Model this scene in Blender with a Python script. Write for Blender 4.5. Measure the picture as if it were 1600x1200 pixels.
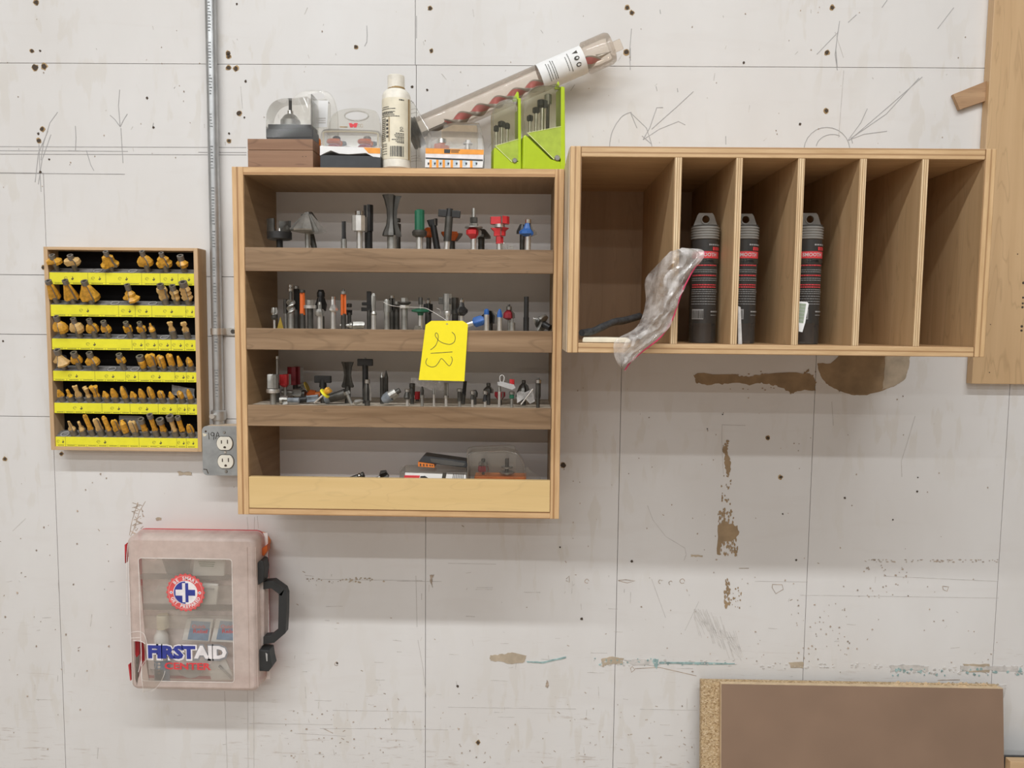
import bpy, bmesh, math, random
from mathutils import Vector, Matrix, geometry
random.seed(7)
for o in list(bpy.data.objects): bpy.data.objects.remove(o)
SC = bpy.context.scene
COL = SC.collection
# ---------------------------------------------------------------- camera, sky, lights, exposure
F, DW, EZ = 1200.0, 1.65, 1.55
cd = bpy.data.cameras.new('camera'); cam = bpy.data.objects.new('camera', cd); COL.objects.link(cam)
cd.sensor_width = 36; cd.lens = F/1600*36; cd.clip_start = 0.05
CR = (Matrix.Rotation(math.radians(0.9), 3, 'Z') @ Matrix.Rotation(math.pi/2-math.radians(4.6), 3, 'X') @ Matrix.Rotation(math.radians(0.6), 3, 'Z'))
cam.matrix_world = Matrix.Translation((0, -DW, EZ)) @ CR.to_4x4()
SC.camera = cam
w = bpy.data.worlds.new('world'); SC.world = w; w.use_nodes = True
w.node_tree.nodes['Background'].inputs[0].default_value = (1.0, 0.93, 0.86, 1)
w.node_tree.nodes['Background'].inputs[1].default_value = 0.05
def strip(x0, x1, y, z, power, col=(.955, .98, 1), wdt=.10):
    l = bpy.data.lights.new('ceiling_strip_light', 'AREA'); l.shape = 'RECTANGLE'
    l.size = x1-x0; l.size_y = wdt; l.energy = power; l.color = col
    o = bpy.data.objects.new('ceiling_strip_light', l); COL.objects.link(o)
    o.location = ((x0+x1)/2, y, z); o.rotation_euler = (0, 0, 0)
strip(-2.0, 1.7, -1.85, 3.63, 84)
strip(-4.2, 1.8, -3.5, 3.63, 76)
strip(-6.0, 2.4, -5.6, 3.63, 85)
strip(-6.6, 3.2, -8.0, 3.63, 200)
SC.view_settings.view_transform = 'Standard'; SC.view_settings.look = 'None'
SC.view_settings.gamma = 1; SC.view_settings.use_curve_mapping = False
SC.view_settings.exposure = 0.0
# ---------------------------------------------------------------- measuring helpers
def U(u, v, y=0.0):
    d = CR @ Vector(((u-800)/F, -(v-600)/F, -1)); t = (y+DW)/d.y
    return Vector((0, -DW, EZ)) + t*d
def S(y): return (DW+y)/F
def X(u, v, y=0.0): return U(u, v, y).x
def Z(u, v, y=0.0): return U(u, v, y).z
# ---------------------------------------------------------------- materials
def newmat(name):
    m = bpy.data.materials.new(name); m.use_nodes = True
    nt = m.node_tree; return m, nt, nt.nodes['Principled BSDF']
def N(nt, t, **k):
    n = nt.nodes.new(t)
    for a, b in k.items():
        if a.startswith('i_'):
            key = a[2:]; key = int(key) if key.isdigit() else key.replace('_', ' ')
            n.inputs[key].default_value = b
        else: setattr(n, a, b)
    return n
def ramp(nt, src, stops):
    r = nt.nodes.new('ShaderNodeValToRGB'); e = r.color_ramp.elements
    while len(e) < len(stops): e.new(0.5)
    for i, (p, c) in enumerate(stops):
        e[i].position = p; e[i].color = (c[0], c[1], c[2], 1) if not isinstance(c, (int, float)) else (c, c, c, 1)
    nt.links.new(src, r.inputs[0]); return r.outputs[0]
def coords(nt, scale=(1, 1, 1), loc=(0, 0, 0), rot=(0, 0, 0)):
    tc = nt.nodes.new('ShaderNodeTexCoord'); mp = nt.nodes.new('ShaderNodeMapping')
    mp.inputs['Scale'].default_value = scale; mp.inputs['Location'].default_value = loc; mp.inputs['Rotation'].default_value = rot
    nt.links.new(tc.outputs['Object'], mp.inputs[0]); return mp.outputs[0]
def noise(nt, vec, scale, detail=4, rough=.55, dist=0):
    n = N(nt, 'ShaderNodeTexNoise', i_Scale=scale, i_Detail=detail, i_Roughness=rough, i_Distortion=dist)
    nt.links.new(vec, n.inputs['Vector']); return n.outputs['Fac']
def mix(nt, a, b, fac, mode='MIX'):
    m = nt.nodes.new('ShaderNodeMix'); m.data_type = 'RGBA'; m.blend_type = mode
    for i, s in ((6, a), (7, b), (0, fac)):
        if isinstance(s, tuple): m.inputs[i].default_value = (*s, 1) if len(s) == 3 else s
        elif isinstance(s, (int, float)): m.inputs[i].default_value = s
        else: nt.links.new(s, m.inputs[i])
    return m.outputs[2]
def bump(nt, b, h, strength=.2, dist=.001):
    n = N(nt, 'ShaderNodeBump', i_Strength=strength, i_Distance=dist)
    nt.links.new(h, n.inputs['Height']); nt.links.new(n.outputs[0], b.inputs['Normal'])
def flat(name, c, rough=.5, metal=0, spec=.5, var=0.06, vs=60, coat=0):
    m, nt, b = newmat(name)
    v = noise(nt, coords(nt), vs, 3)
    d = tuple(x*(1-var*2) for x in c); l = tuple(min(1, x*(1+var*2)) for x in c)
    nt.links.new(ramp(nt, v, [(.3, d), (.7, l)]), b.inputs['Base Color'])
    b.inputs['Roughness'].default_value = rough; b.inputs['Metallic'].default_value = metal
    b.inputs['Specular IOR Level'].default_value = spec; b.inputs['Coat Weight'].default_value = coat
    return m
AX = {'x': 0, 'y': 1, 'z': 2}
def wood(name, lo, hi, grain='x', rough=.55, fine=1.0, fig=.5, line=None):
    m, nt, b = newmat(name)
    s = [70*fine, 70*fine, 70*fine]; s[AX[grain]] = 4*fine
    s2 = [14, 14, 14]; s2[AX[grain]] = 2.2
    a = noise(nt, coords(nt, tuple(s)), 1, 5, .6); c = noise(nt, coords(nt, tuple(s2)), 1, 3, .5, .6)
    base = ramp(nt, a, [(.3, lo), (.65, hi)])
    w_ = N(nt, 'ShaderNodeMath', operation='MULTIPLY', i_1=9.0); nt.links.new(c, w_.inputs[0])
    f_ = N(nt, 'ShaderNodeMath', operation='FRACT'); nt.links.new(w_.outputs[0], f_.inputs[0])
    ln = ramp(nt, f_.outputs[0], [(0, 1.0), (.08, .0), (.9, 0.0), (1, .9)])
    fm = N(nt, 'ShaderNodeMath', operation='MULTIPLY', i_1=fig); nt.links.new(ln, fm.inputs[0])
    out = mix(nt, base, tuple(x*.62 for x in (line or lo)), fm.outputs[0])
    nt.links.new(out, b.inputs['Base Color']); b.inputs['Roughness'].default_value = rough
    bump(nt, b, a, .25, .0006)
    return m
def ply(name, lo, hi, thick='x', grain='z', period=.006, dark=(.22, .11, .04), amt=.75):
    """cut edge of plywood: layers stacked along `thick`, running along `grain`"""
    m, nt, b = newmat(name)
    s = [150, 150, 150]; s[AX[grain]] = 12
    a = noise(nt, coords(nt, tuple(s)), 1, 5, .65)
    s2 = [40, 40, 40]; s2[AX[grain]] = 5
    wv = N(nt, 'ShaderNodeTexWave', wave_type='BANDS', bands_direction=thick.upper(), i_Scale=.314/period, i_Distortion=1.1, i_Detail=2.0, i_Detail_Scale=.6)
    sc = [1, 1, 1]; sc[AX[grain]] = .06
    nt.links.new(coords(nt, tuple(sc)), wv.inputs['Vector'])
    base = ramp(nt, a, [(.32, lo), (.68, hi)])
    band = ramp(nt, wv.outputs['Fac'], [(.0, 1.0), (.18, .35), (.42, 0.0), (1, 0.0)])
    fm = N(nt, 'ShaderNodeMath', operation='MULTIPLY', i_1=amt); nt.links.new(band, fm.inputs[0])
    out = mix(nt, base, dark, fm.outputs[0])
    nt.links.new(out, b.inputs['Base Color']); b.inputs['Roughness'].default_value = .5
    bump(nt, b, a, .4, .0008)
    return m
def clear(name, tint=(1, 1, 1), haze=.08, hcol=(.9, .9, .88), rough=.08, spec=1.0, hv=.2, hs=25):
    """thin clear plastic: transmits, reflects by Fresnel, with a little milky haze"""
    m, nt, b = newmat(name); nt.nodes.remove(b)
    out = [n for n in nt.nodes if n.type == 'OUTPUT_MATERIAL'][0]
    t = N(nt, 'ShaderNodeBsdfTransparent'); t.inputs[0].default_value = (*tint, 1)
    d = N(nt, 'ShaderNodeBsdfDiffuse'); d.inputs[0].default_value = (*hcol, 1)
    tl = N(nt, 'ShaderNodeBsdfTranslucent'); tl.inputs[0].default_value = (*hcol, 1)
    dm = N(nt, 'ShaderNodeMixShader'); dm.inputs[0].default_value = .4
    nt.links.new(d.outputs[0], dm.inputs[1]); nt.links.new(tl.outputs[0], dm.inputs[2])
    g = N(nt, 'ShaderNodeBsdfGlossy'); g.inputs['Roughness'].default_value = rough
    v = noise(nt, coords(nt), hs, 4)
    hz = ramp(nt, v, [(.3, haze*(1-hv)), (.7, min(1, haze*(1+hv)))])
    m1 = N(nt, 'ShaderNodeMixShader'); nt.links.new(hz, m1.inputs[0])
    nt.links.new(t.outputs[0], m1.inputs[1]); nt.links.new(dm.outputs[0], m1.inputs[2])
    fr = N(nt, 'ShaderNodeFresnel', i_IOR=1.5)
    fm = N(nt, 'ShaderNodeMath', operation='MULTIPLY', i_1=spec); nt.links.new(fr.outputs[0], fm.inputs[0])
    m2 = N(nt, 'ShaderNodeMixShader'); nt.links.new(fm.outputs[0], m2.inputs[0])
    nt.links.new(m1.outputs[0], m2.inputs[1]); nt.links.new(g.outputs[0], m2.inputs[2])
    nt.links.new(m2.outputs[0], out.inputs['Surface'])
    return m
def wall_paint():
    m, nt, b = newmat('white_wall_paint')
    co = coords(nt)
    big = noise(nt, coords(nt, (2.2, 2.2, 1.2)), 1.6, 4, .6)
    base = ramp(nt, big, [(.3, (.70, .68, .655)), (.7, (.76, .75, .735))])
    # yellowish drips soaked into the paint, in patches
    dr = noise(nt, coords(nt, (34, 34, 10), (3, 0, 1)), 1, 3, .5, .3)
    pm = noise(nt, coords(nt, (2.5, 2.5, 2.5), (5.3, 0, 2.1)), 1, 2)
    drm = N(nt, 'ShaderNodeMath', operation='MULTIPLY'); nt.links.new(ramp(nt, dr, [(.54, 0.), (.60, .28)]), drm.inputs[0]); nt.links.new(ramp(nt, pm, [(.45, 0.), (.6, 1.)]), drm.inputs[1])
    c1 = mix(nt, base, (.60, .55, .46), drm.outputs[0])
    # horizontal scuffs, heavier low on the wall where things get pushed against it
    sc = noise(nt, coords(nt, (16, 16, 150), (1, 0, 4)), 1, 4, .7, .4)
    sm = noise(nt, coords(nt, (3, 3, 9), (9, 0, .3)), 1, 3)
    sep = N(nt, 'ShaderNodeSeparateXYZ'); nt.links.new(co, sep.inputs[0])
    zf = N(nt, 'ShaderNodeMapRange', i_From_Min=.95, i_From_Max=.72); nt.links.new(sep.outputs[2], zf.inputs[0])
    s1 = N(nt, 'ShaderNodeMath', operation='MULTIPLY'); nt.links.new(ramp(nt, sc, [(.58, 0.), (.66, .5)]), s1.inputs[0]); nt.links.new(ramp(nt, sm, [(.48, 0.), (.62, 1.)]), s1.inputs[1])
    s2 = N(nt, 'ShaderNodeMath', operation='MULTIPLY'); nt.links.new(s1.outputs[0], s2.inputs[0]); nt.links.new(zf.outputs[0], s2.inputs[1])
    c2 = mix(nt, c1, (.42, .34, .28), s2.outputs[0])
    # small specks
    sp = noise(nt, coords(nt, (60, 60, 45)), 1.3, 2, .5)
    c3 = mix(nt, c2, (.40, .33, .27), ramp(nt, sp, [(.76, 0.), (.79, .55)]))
    # broad trowel marks
    tr = noise(nt, coords(nt, (5, 5, 26), (2, 0, 7)), 1, 3, .5, .8)
    c4 = mix(nt, c3, (.68, .65, .62), ramp(nt, tr, [(.56, 0.), (.68, .22)]))
    nt.links.new(c4, b.inputs['Base Color']); b.inputs['Roughness'].default_value = .48
    b.inputs['Specular IOR Level'].default_value = .3
    bump(nt, b, noise(nt, coords(nt, (1, 1, 1)), 35, 5, .6), .12, .002)
    return m
def speckle(name, cols, scale=260):
    m, nt, b = newmat(name)
    v = N(nt, 'ShaderNodeTexVoronoi', i_Scale=scale); nt.links.new(coords(nt, (1, 1, 1.6)), v.inputs['Vector'])
    s = N(nt, 'ShaderNodeSeparateColor'); nt.links.new(v.outputs['Color'], s.inputs[0])
    n_ = len(cols); nt.links.new(ramp(nt, s.outputs[0], [((i+.5)/n_, c) for i, c in enumerate(cols)]), b.inputs['Base Color'])
    b.inputs['Roughness'].default_value = .8; bump(nt, b, s.outputs[0], .5, .001); return m
M = {}
M['paint'] = wall_paint()
M['hardboard'] = flat('bare_brown_board', (.335, .235, .135), .75, var=.10, vs=30)
M['hardboard2'] = flat('bare_tan_board', (.47, .39, .29), .75, var=.10, vs=30)
M['pencil'] = flat('pencil_line', (.40, .39, .385), .8)
M['pencil_faint'] = flat('faint_pencil_line', (.58, .555, .53), .8)
M['teal'] = flat('teal_scuff', (.30, .43, .42), .7, var=.2)
M['scuff'] = flat('brown_scuff', (.42, .34, .27), .8, var=.2)
M['greyscuff'] = flat('grey_scuff', (.60, .575, .545), .8, var=.1)
M['hole'] = flat('hole_dark', (.075, .055, .04), .9)
M['holerim'] = flat('hole_torn_rim', (.40, .27, .13), .9, var=.2)
M['seam'] = flat('seam_shade_grey', (.45, .43, .40), .9)  # joint backing: the shade of the open joints is put into this grey
M['roompaint'] = flat('room_paint', (.46, .44, .41), .8, var=.02, vs=2)
M['concrete'] = flat('floor_concrete', (.44, .36, .29), .8, var=.1, vs=3)
OAKL, OAKH = (.56, .345, .165), (.72, .475, .25)
M['edge_v'] = ply('oak_ply_edge_upright', OAKL, OAKH, 'x', 'z', .0125, (.30, .14, .05), .85)
M['edge_h'] = ply('oak_ply_edge_level', OAKL, OAKH, 'z', 'x', .0125, (.30, .14, .05), .8)
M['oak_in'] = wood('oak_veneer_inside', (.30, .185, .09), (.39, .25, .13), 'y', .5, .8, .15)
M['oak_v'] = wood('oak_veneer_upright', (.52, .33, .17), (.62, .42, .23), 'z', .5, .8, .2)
M['walnut'] = wood('brown_hardwood_lip', (.185, .108, .052), (.33, .215, .122), 'x', .5, .8, .35)
M['maple'] = wood('pale_maple_lip', (.70, .49, .215), (.76, .545, .255), 'x', .45, .6, .13, (.62, .42, .2))
M['maple_v'] = wood('pale_maple_board', (.57, .38, .205), (.64, .44, .245), 'z', .4, .5, .38, (.60, .38, .2))
M['melamine'] = flat('pale_back_panel', (.88, .85, .83), .55, var=.03, vs=4)
M['cedge_v'] = ply('birch_ply_edge_upright', (.60, .41, .22), (.80, .62, .39), 'x', 'z', .0036, (.24, .12, .045), .95)
M['cedge_h'] = ply('birch_ply_edge_level', (.53, .34, .17), (.68, .47, .26), 'z', 'x', .009, (.28, .14, .055), .75)
M['cedge_V'] = ply('birch_frame_edge_upright', (.55, .35, .17), (.70, .48, .26), 'x', 'z', .009, (.28, .14, .055), .75)
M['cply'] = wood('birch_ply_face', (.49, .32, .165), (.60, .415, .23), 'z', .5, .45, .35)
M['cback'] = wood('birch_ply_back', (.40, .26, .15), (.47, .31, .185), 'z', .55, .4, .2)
M['cside'] = flat('worn_white_side', (.66, .54, .40), .6, var=.1, vs=12)
M['ypine'] = wood('pine_rack_face', (.53, .35, .19), (.66, .46, .27), 'x', .5, 1, .2)
M['ypine_v'] = wood('pine_rack_face_upright', (.53, .35, .19), (.66, .46, .27), 'z', .5, 1, .2)
M['yside'] = wood('pine_rack_side', (.38, .23, .10), (.48, .30, .14), 'z', .5, .6, .3)
M['black'] = flat('black_plastic', (.022, .021, .022), .5)
M['blackback'] = flat('black_backing', (.010, .009, .009), .9, spec=.05)
M['darkplastic'] = flat('charcoal_plastic', (.04, .043, .047), .35)
M['dustgrey'] = flat('dusty_grey_shelf', (.20, .19, .18), .8, var=.2, vs=90)
M['ring'] = flat('plastic_hole_ring', (.42, .41, .40), .5)
M['ylabel'] = flat('yellow_printed_strip', (.86, .80, .035), .35, var=.02)
M['ytag'] = flat('yellow_card_tag', (.98, .83, .01), .55, var=.01)
M['ink'] = flat('black_ink', (.06, .055, .045), .6)
M['inkg'] = flat('grey_green_ink', (.12, .11, .04), .6)
M['cutyel'] = flat('yellow_cutter_coating', (.68, .35, .04), .38, var=.2, vs=130)
M['cutpale'] = flat('dusty_yellow_cutter', (.66, .43, .17), .5, var=.10, vs=130)
M['shankgrey'] = flat('dusty_grey_shank', (.235, .215, .19), .45, .55, var=.1)
M['steel'] = flat('bright_steel', (.78, .76, .72), .3, .85, var=.06)
M['midsteel'] = flat('worn_steel', (.38, .37, .34), .36, .75, var=.12)
M['darksteel'] = flat('blackened_steel', (.10, .095, .085), .42, .7, var=.12)
M['blacksteel'] = flat('black_oxide_steel', (.035, .034, .033), .4, .4, var=.1)
M['chrome'] = flat('chrome_bearing', (.80, .79, .76), .15, 1, var=.02)
M['galv'] = flat('galvanised_steel', (.50, .51, .51), .38, .75, var=.06, vs=40)
M['boxgrey'] = flat('zinc_box_cover', (.36, .375, .375), .5, .35, var=.09, vs=30)
M['red'] = flat('red_cutter_coating', (.55, .03, .035), .35)
M['darkred'] = flat('dark_red_coating', (.28, .02, .03), .4)
M['green'] = flat('green_cutter_coating', (.02, .13, .07), .35)
M['blue'] = flat('blue_cutter_coating', (.03, .12, .38), .4)
M['orange'] = flat('orange_cutter_coating', (.60, .12, .02), .4)
M['orangeplastic'] = flat('orange_plastic', (.78, .22, .04), .4)
M['orangelabel'] = flat('orange_label', (.90, .36, .05), .5)
M['mustard'] = flat('mustard_tag', (.42, .28, .03), .6)
M['bluegrey'] = flat('blue_grey_dusty_plastic', (.20, .22, .24), .6, var=.2)
M['white'] = flat('white_plastic', (.80, .79, .76), .4, var=.02)
M['ivory'] = flat('ivory_outlet_plastic', (.83, .80, .70), .3, var=.02)
M['cream'] = flat('cream_bottle_label', (.80, .74, .58), .45, var=.05, vs=40)
M['bottle'] = flat('stained_white_bottle', (.82, .78, .68), .4, var=.07, vs=50)
M['grime'] = flat('brown_grime', (.36, .24, .10), .8)
M['paper'] = flat('white_paper', (.83, .83, .82), .6, var=.02)
M['lime'] = flat('lime_green_plastic', (.45, .60, .008), .38, var=.02)
M['limedark'] = flat('dusty_lime_panel', (.40, .52, .05), .5, var=.06)
M['walblk'] = wood('dark_walnut_box', (.21, .105, .055), (.36, .21, .125), 'x', .5, .5, .5)
M['redplastic'] = flat('red_plastic', (.52, .03, .04), .4)
M['navy'] = flat('navy_print', (.035, .05, .30), .5)
M['redprint'] = flat('red_print', (.72, .06, .07), .5)
M['sticker_red'] = flat('sticker_red', (.75, .10, .10), .5)
M['pinkwhite'] = flat('white_print', (.86, .82, .82), .5)
M['handle'] = flat('dark_grey_handle', (.024, .026, .027), .5)
M['brownlam'] = flat('brown_laminate', (.27, .178, .122), .45, var=.05, vs=5)
M['particle'] = speckle('particleboard_core', [(.30, .19, .09), (.50, .36, .20), (.60, .44, .26), (.42, .29, .15), (.66, .52, .34)], 330)
M['tanedge'] = flat('tan_board_edge', (.62, .47, .30), .6)
M['shim'] = wood('cedar_shim', (.36, .21, .11), (.50, .32, .18), 'x', .6, .8, .3)
M['clear'] = clear('clear_plastic', (.985, .98, .965), .05, (.85, .84, .78), spec=.8)
M['cleartop'] = clear('scratched_clear_plastic', (.975, .97, .95), .12, (.86, .84, .78), spec=.8)
M['smoke'] = clear('smoky_clear_plastic', (.86, .85, .74), .08, (.60, .60, .45), spec=.8)
M['tube'] = clear('milky_tube_plastic', (.97, .93, .88), .16, (.95, .84, .72), spec=.7)
M['frost'] = clear('frosted_case_plastic', (.96, .91, .88), .70, (.90, .79, .73), .3, .4)
M['window'] = clear('clearer_case_window', (.985, .98, .97), .07, (.98, .93, .87), .2, .4)
M['tray'] = clear('frosted_tray_plastic', (.98, .97, .96), .16, (.98, .96, .90), .3, .3)
M['bag'] = clear('clear_zip_bag', (.98, .97, .96), .46, (1, .98, .96), .1, 1.2, .75, 45)
M['tubecap'] = clear('grey_translucent_cap', (.75, .75, .73), .62, (.66, .64, .60), .12, 1.4)
M['bladeclr'] = clear('clear_blade_tube', (.75, .75, .73), .22, (.35, .34, .33), .1)
M['darkred_mid'] = flat('red_auger_paint', (.42, .055, .06), .45, var=.1)
M['bluecell'] = flat('pale_blue_print', (.55, .66, .74), .5)
M['limepale'] = flat('pale_lime_edge', (.72, .80, .35), .5)
M['ring2'] = flat('pale_print', (.34, .335, .33), .6)
M['tagreen'] = flat('grey_green_print', (.30, .36, .26), .6)
M['sealred'] = flat('pink_red_seal', (.75, .06, .16), .4)
M['rodgrey'] = flat('dark_wrapped_rod', (.06, .065, .07), .45, var=.25, vs=150)
M['frostline'] = flat('pale_moulded_line', (.85, .80, .76), .4)
M['innerback'] = flat('inner_back_plastic', (.84, .76, .73), .6)
M['sealpink'] = flat('pink_print', (.80, .35, .33), .5)
M['greyprint'] = flat('grey_print', (.28, .28, .29), .5)
M['bluelabel'] = flat('soft_blue_label', (.22, .34, .50), .5, var=.1)
M['dustwood'] = flat('sawdust_covered_shelf', (.50, .43, .34), .9, var=.12, vs=120)
M['midink'] = flat('smudged_print', (.20, .21, .21), .6)
# ---------------------------------------------------------------- mesh builder
class MB:
    def __init__(s): s.v = []; s.f = []; s.m = []
    def add(s, vs, fs, mi=0):
        k = len(s.v); s.v += [tuple(p) for p in vs]
        for f in fs: s.f.append([i+k for i in f]); s.m.append(mi)
        return s
    def box(s, x0, x1, y0, y1, z0, z1, mi=0):
        p = [(x, y, z) for x in (x0, x1) for y in (y0, y1) for z in (z0, z1)]
        return s.add(p, [(0, 1, 3, 2), (4, 6, 7, 5), (0, 4, 5, 1), (2, 3, 7, 6), (0, 2, 6, 4), (1, 5, 7, 3)], mi)
    def prism(s, pts, y0, y1, mi=0, holes=(), inset=0):
        """outline in x,z extruded between y0 (front) and y1"""
        loops = [[Vector((a, 0, b)) for a, b in pts]]+[[Vector((a, 0, b)) for a, b in h] for h in holes]
        flatp = [p for l in loops for p in l]; n = len(flatp)
        tri = geometry.tessellate_polygon([[Vector((p.x, p.z, 0)) for p in l] for l in loops])
        vs = [(p.x, y0, p.z) for p in flatp]+[(p.x, y1, p.z) for p in flatp]
        fs = [tuple(t) for t in tri]+[tuple(i+n for i in reversed(t)) for t in tri]
        k = 0
        for l in loops:
            c = len(l)
            for i in range(c): fs.append((k+i, k+(i+1) % c, n+k+(i+1) % c, n+k+i))
            k += c
        return s.add(vs, fs, mi)
    def rings(s, rs, mi=0, close=True, caps=True):
        n = len(rs[0]); vs = [p for r in rs for p in r]; fs = []
        for j in range(len(rs)-1):
            for i in range(n if close else n-1):
                a = j*n+i; b = j*n+(i+1) % n; fs.append((a, b, b+n, a+n))
        if caps: fs.append(tuple(reversed(range(n)))); fs.append(tuple(range((len(rs)-1)*n, len(rs)*n)))
        return s.add(vs, fs, mi)
    def lathe(s, prof, o=(0, 0, 0), seg=14, mi=0, mat=None, wing=None, ph=0, caps=True, axis='z'):
        """prof: list of (r, h). wing: list of (angle deg, radius factor)"""
        rs = []
        an = [(360*i/seg, 1) for i in range(seg)] if not wing else wing
        for r, h in prof:
            ring = []
            for a, k in an:
                t = math.radians(a)+ph; p = Vector((max(r, 1e-5)*k*math.cos(t), max(r, 1e-5)*k*math.sin(t), h))
                if axis == 'y': p = Vector((p.x, h, p.y))
                if axis == 'x': p = Vector((h, p.x, p.y))
                p = p+Vector(o)
                ring.append(mat @ p if mat else p)
            rs.append(ring)
        return s.rings(rs, mi, True, caps)
    def tube(s, path, r, seg=8, mi=0, caps=True):
        path = [Vector(p) for p in path]; rs = []; up = None
        for i, p in enumerate(path):
            t = (path[min(i+1, len(path)-1)]-path[max(i-1, 0)]).normalized()
            if up is None: up = Vector((0, 0, 1)) if abs(t.z) < .9 else Vector((1, 0, 0))
            a = t.cross(up).normalized(); b = a.cross(t).normalized(); up = b
            rr = r[i] if isinstance(r, (list, tuple)) else r
            rs.append([p+a*rr*math.cos(2*math.pi*k/seg)+b*rr*math.sin(2*math.pi*k/seg) for k in range(seg)])
        return s.rings(rs, mi, True, caps)
    def ribbon(s, pts, w, y, th=.0003, mi=0):
        """thin raised line in the x,z plane at depth y (front)"""
        P = [Vector((a, b)) for a, b in pts]
        if len(P) < 2: return s
        L = []; R = []
        for i, p in enumerate(P):
            t = (P[min(i+1, len(P)-1)]-P[max(i-1, 0)])
            t = t.normalized() if t.length > 1e-9 else Vector((1, 0)); n = Vector((-t.y, t.x))*(w/2)
            L.append(p+n); R.append(p-n)
        rs = [[(L[i].x, y, L[i].y), (R[i].x, y, R[i].y), (R[i].x, y+th, R[i].y), (L[i].x, y+th, L[i].y)] for i in range(len(P))]
        return s.rings(rs, mi)
    def build(s, name, mats, parent=None, smooth=None, bevel=0, label=None, kind=None, seg=2):
        me = bpy.data.meshes.new(name)
        o0 = parent_origin(parent) if (parent is not None and not getattr(s, 'local', False)) else Vector((0, 0, 0))
        if o0.length: s.v = [(p[0]-o0.x, p[1]-o0.y, p[2]-o0.z) for p in s.v]
        me.from_pydata(s.v, [], s.f)
        mats = mats if isinstance(mats, (list, tuple)) else [mats]
        for mm in mats: me.materials.append(M[mm] if isinstance(mm, str) else mm)
        if len(mats) > 1: me.polygons.foreach_set('material_index', s.m)
        bm = bmesh.new(); bm.from_mesh(me); bmesh.ops.recalc_face_normals(bm, faces=bm.faces[:]); bm.to_mesh(me); bm.free()
        if smooth:
            me.polygons.foreach_set('use_smooth', [True]*len(me.polygons)); me.set_sharp_from_angle(angle=math.radians(smooth))
        o = bpy.data.objects.new(name, me); COL.objects.link(o)
        if parent is not None: o.parent = parent
        if bevel:
            b = o.modifiers.new('bevel', 'BEVEL'); b.width = bevel; b.segments = seg; b.limit_method = 'ANGLE'; b.angle_limit = math.radians(40)
        if label: o['label'] = label
        if kind: o['kind'] = kind
        return o
def parent_origin(p):
    o = Vector((0, 0, 0))
    while p is not None: o = o+Vector(p.location); p = p.parent
    return o
def tag(o, label, cat, group=None):
    o['label'] = label; o['category'] = cat
    if group: o['group'] = group
    return o
def thing(name, label, cat, loc, group=None, rot=(0, 0, 0)):
    o = bpy.data.objects.new(name, None); COL.objects.link(o); o.empty_display_size = .02
    o.location = loc; o.rotation_euler = rot; return tag(o, label, cat, group)
def struct(o): o['kind'] = 'structure'; return o
def rrect(x0, x1, z0, z1, r, n=5):
    pts = []
    for cx, cz, a0 in ((x1-r, z1-r, 0), (x0+r, z1-r, 90), (x0+r, z0+r, 180), (x1-r, z0+r, 270)):
        for i in range(n+1):
            t = math.radians(a0+90*i/n); pts.append((cx+r*math.cos(t), cz+r*math.sin(t)))
    return pts
def PX(pts, y): return [(U(a, b, y).x, U(a, b, y).z) for a, b in pts]
def curve_pts(pts, n=6):
    """Catmull-Rom through 2D points"""
    P = [Vector(p) for p in pts]; out = []
    for i in range(len(P)-1):
        p0, p1, p2, p3 = P[max(i-1, 0)], P[i], P[i+1], P[min(i+2, len(P)-1)]
        for k in range(n):
            t = k/n; out.append(.5*((2*p1)+(p2-p0)*t+(2*p0-5*p1+4*p2-p3)*t*t+(3*p1-p0-3*p2+p3)*t**3))
    out.append(P[-1]); return [tuple(q) for q in out]
def text_mb(s, size, at, rot=0.0, thick=.0003, bold=0, sx=1.0, align='CENTER', shear=0, mb=None, mi=0, frame=None):
    """lettering facing -y, centred at `at`; rot turns it in the wall plane; frame maps the flat x,z of the letters"""
    cu = bpy.data.curves.new('t', 'FONT'); cu.body = s; cu.size = size; cu.align_x = align; cu.align_y = 'CENTER'
    cu.extrude = thick/2; cu.offset = bold; cu.shear = shear; cu.resolution_u = 2
    ob = bpy.data.objects.new('t', cu); COL.objects.link(ob)
    me = bpy.data.meshes.new_from_object(ob.evaluated_get(bpy.context.evaluated_depsgraph_get()))
    mb = mb or MB(); c, sn = math.cos(rot), math.sin(rot); at = Vector(at); vs = []
    for v in me.vertices:
        x, z = v.co.x*sx, v.co.y
        x, z = x*c-z*sn, x*sn+z*c
        vs.append(Vector((at.x+x, at.y-v.co.z, at.z+z)) if frame is None else frame(x, -v.co.z, z))
    mb.add(vs, [tuple(p.vertices) for p in me.polygons], mi)
    bpy.data.objects.remove(ob); bpy.data.curves.remove(cu); bpy.data.meshes.remove(me)
    return mb
# ---------------------------------------------------------------- the wall: painted sheets with open joints
floor = struct(MB().box(-7, 7, -11, .05, -.05, 0).build('floor', 'concrete'))
struct(MB().box(-7, 7, -11, .08, 3.8, 3.86).build('ceiling', 'roompaint'))
struct(MB().box(-7, 7, -11.06, -11, 0, 3.8).build('wall_front', 'roompaint'))
struct(MB().box(-7.06, -7, -11, .08, 0, 3.8).build('wall_left', 'roompaint'))
struct(MB().box(7, 7.06, -11, .08, 0, 3.8).build('wall_right', 'roompaint'))
wall = struct(MB().box(-7, 7, .006, .08, 0, 3.8).build('wall_back', 'seam'))
zA, zB, zC, zD = Z(800, 102.5), Z(0, 429), Z(0, 522), Z(0, 650)
g = .0006
def panel(x0, x1, z0, z1):
    MB().box(x0+g, x1-g, 0, .006, z0+g, z1-g).build('wall_panel', 'paint', wall)
xa, xb, xc, xd, xe = -1.029, -.212, .209, .6235, 1.0365
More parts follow.
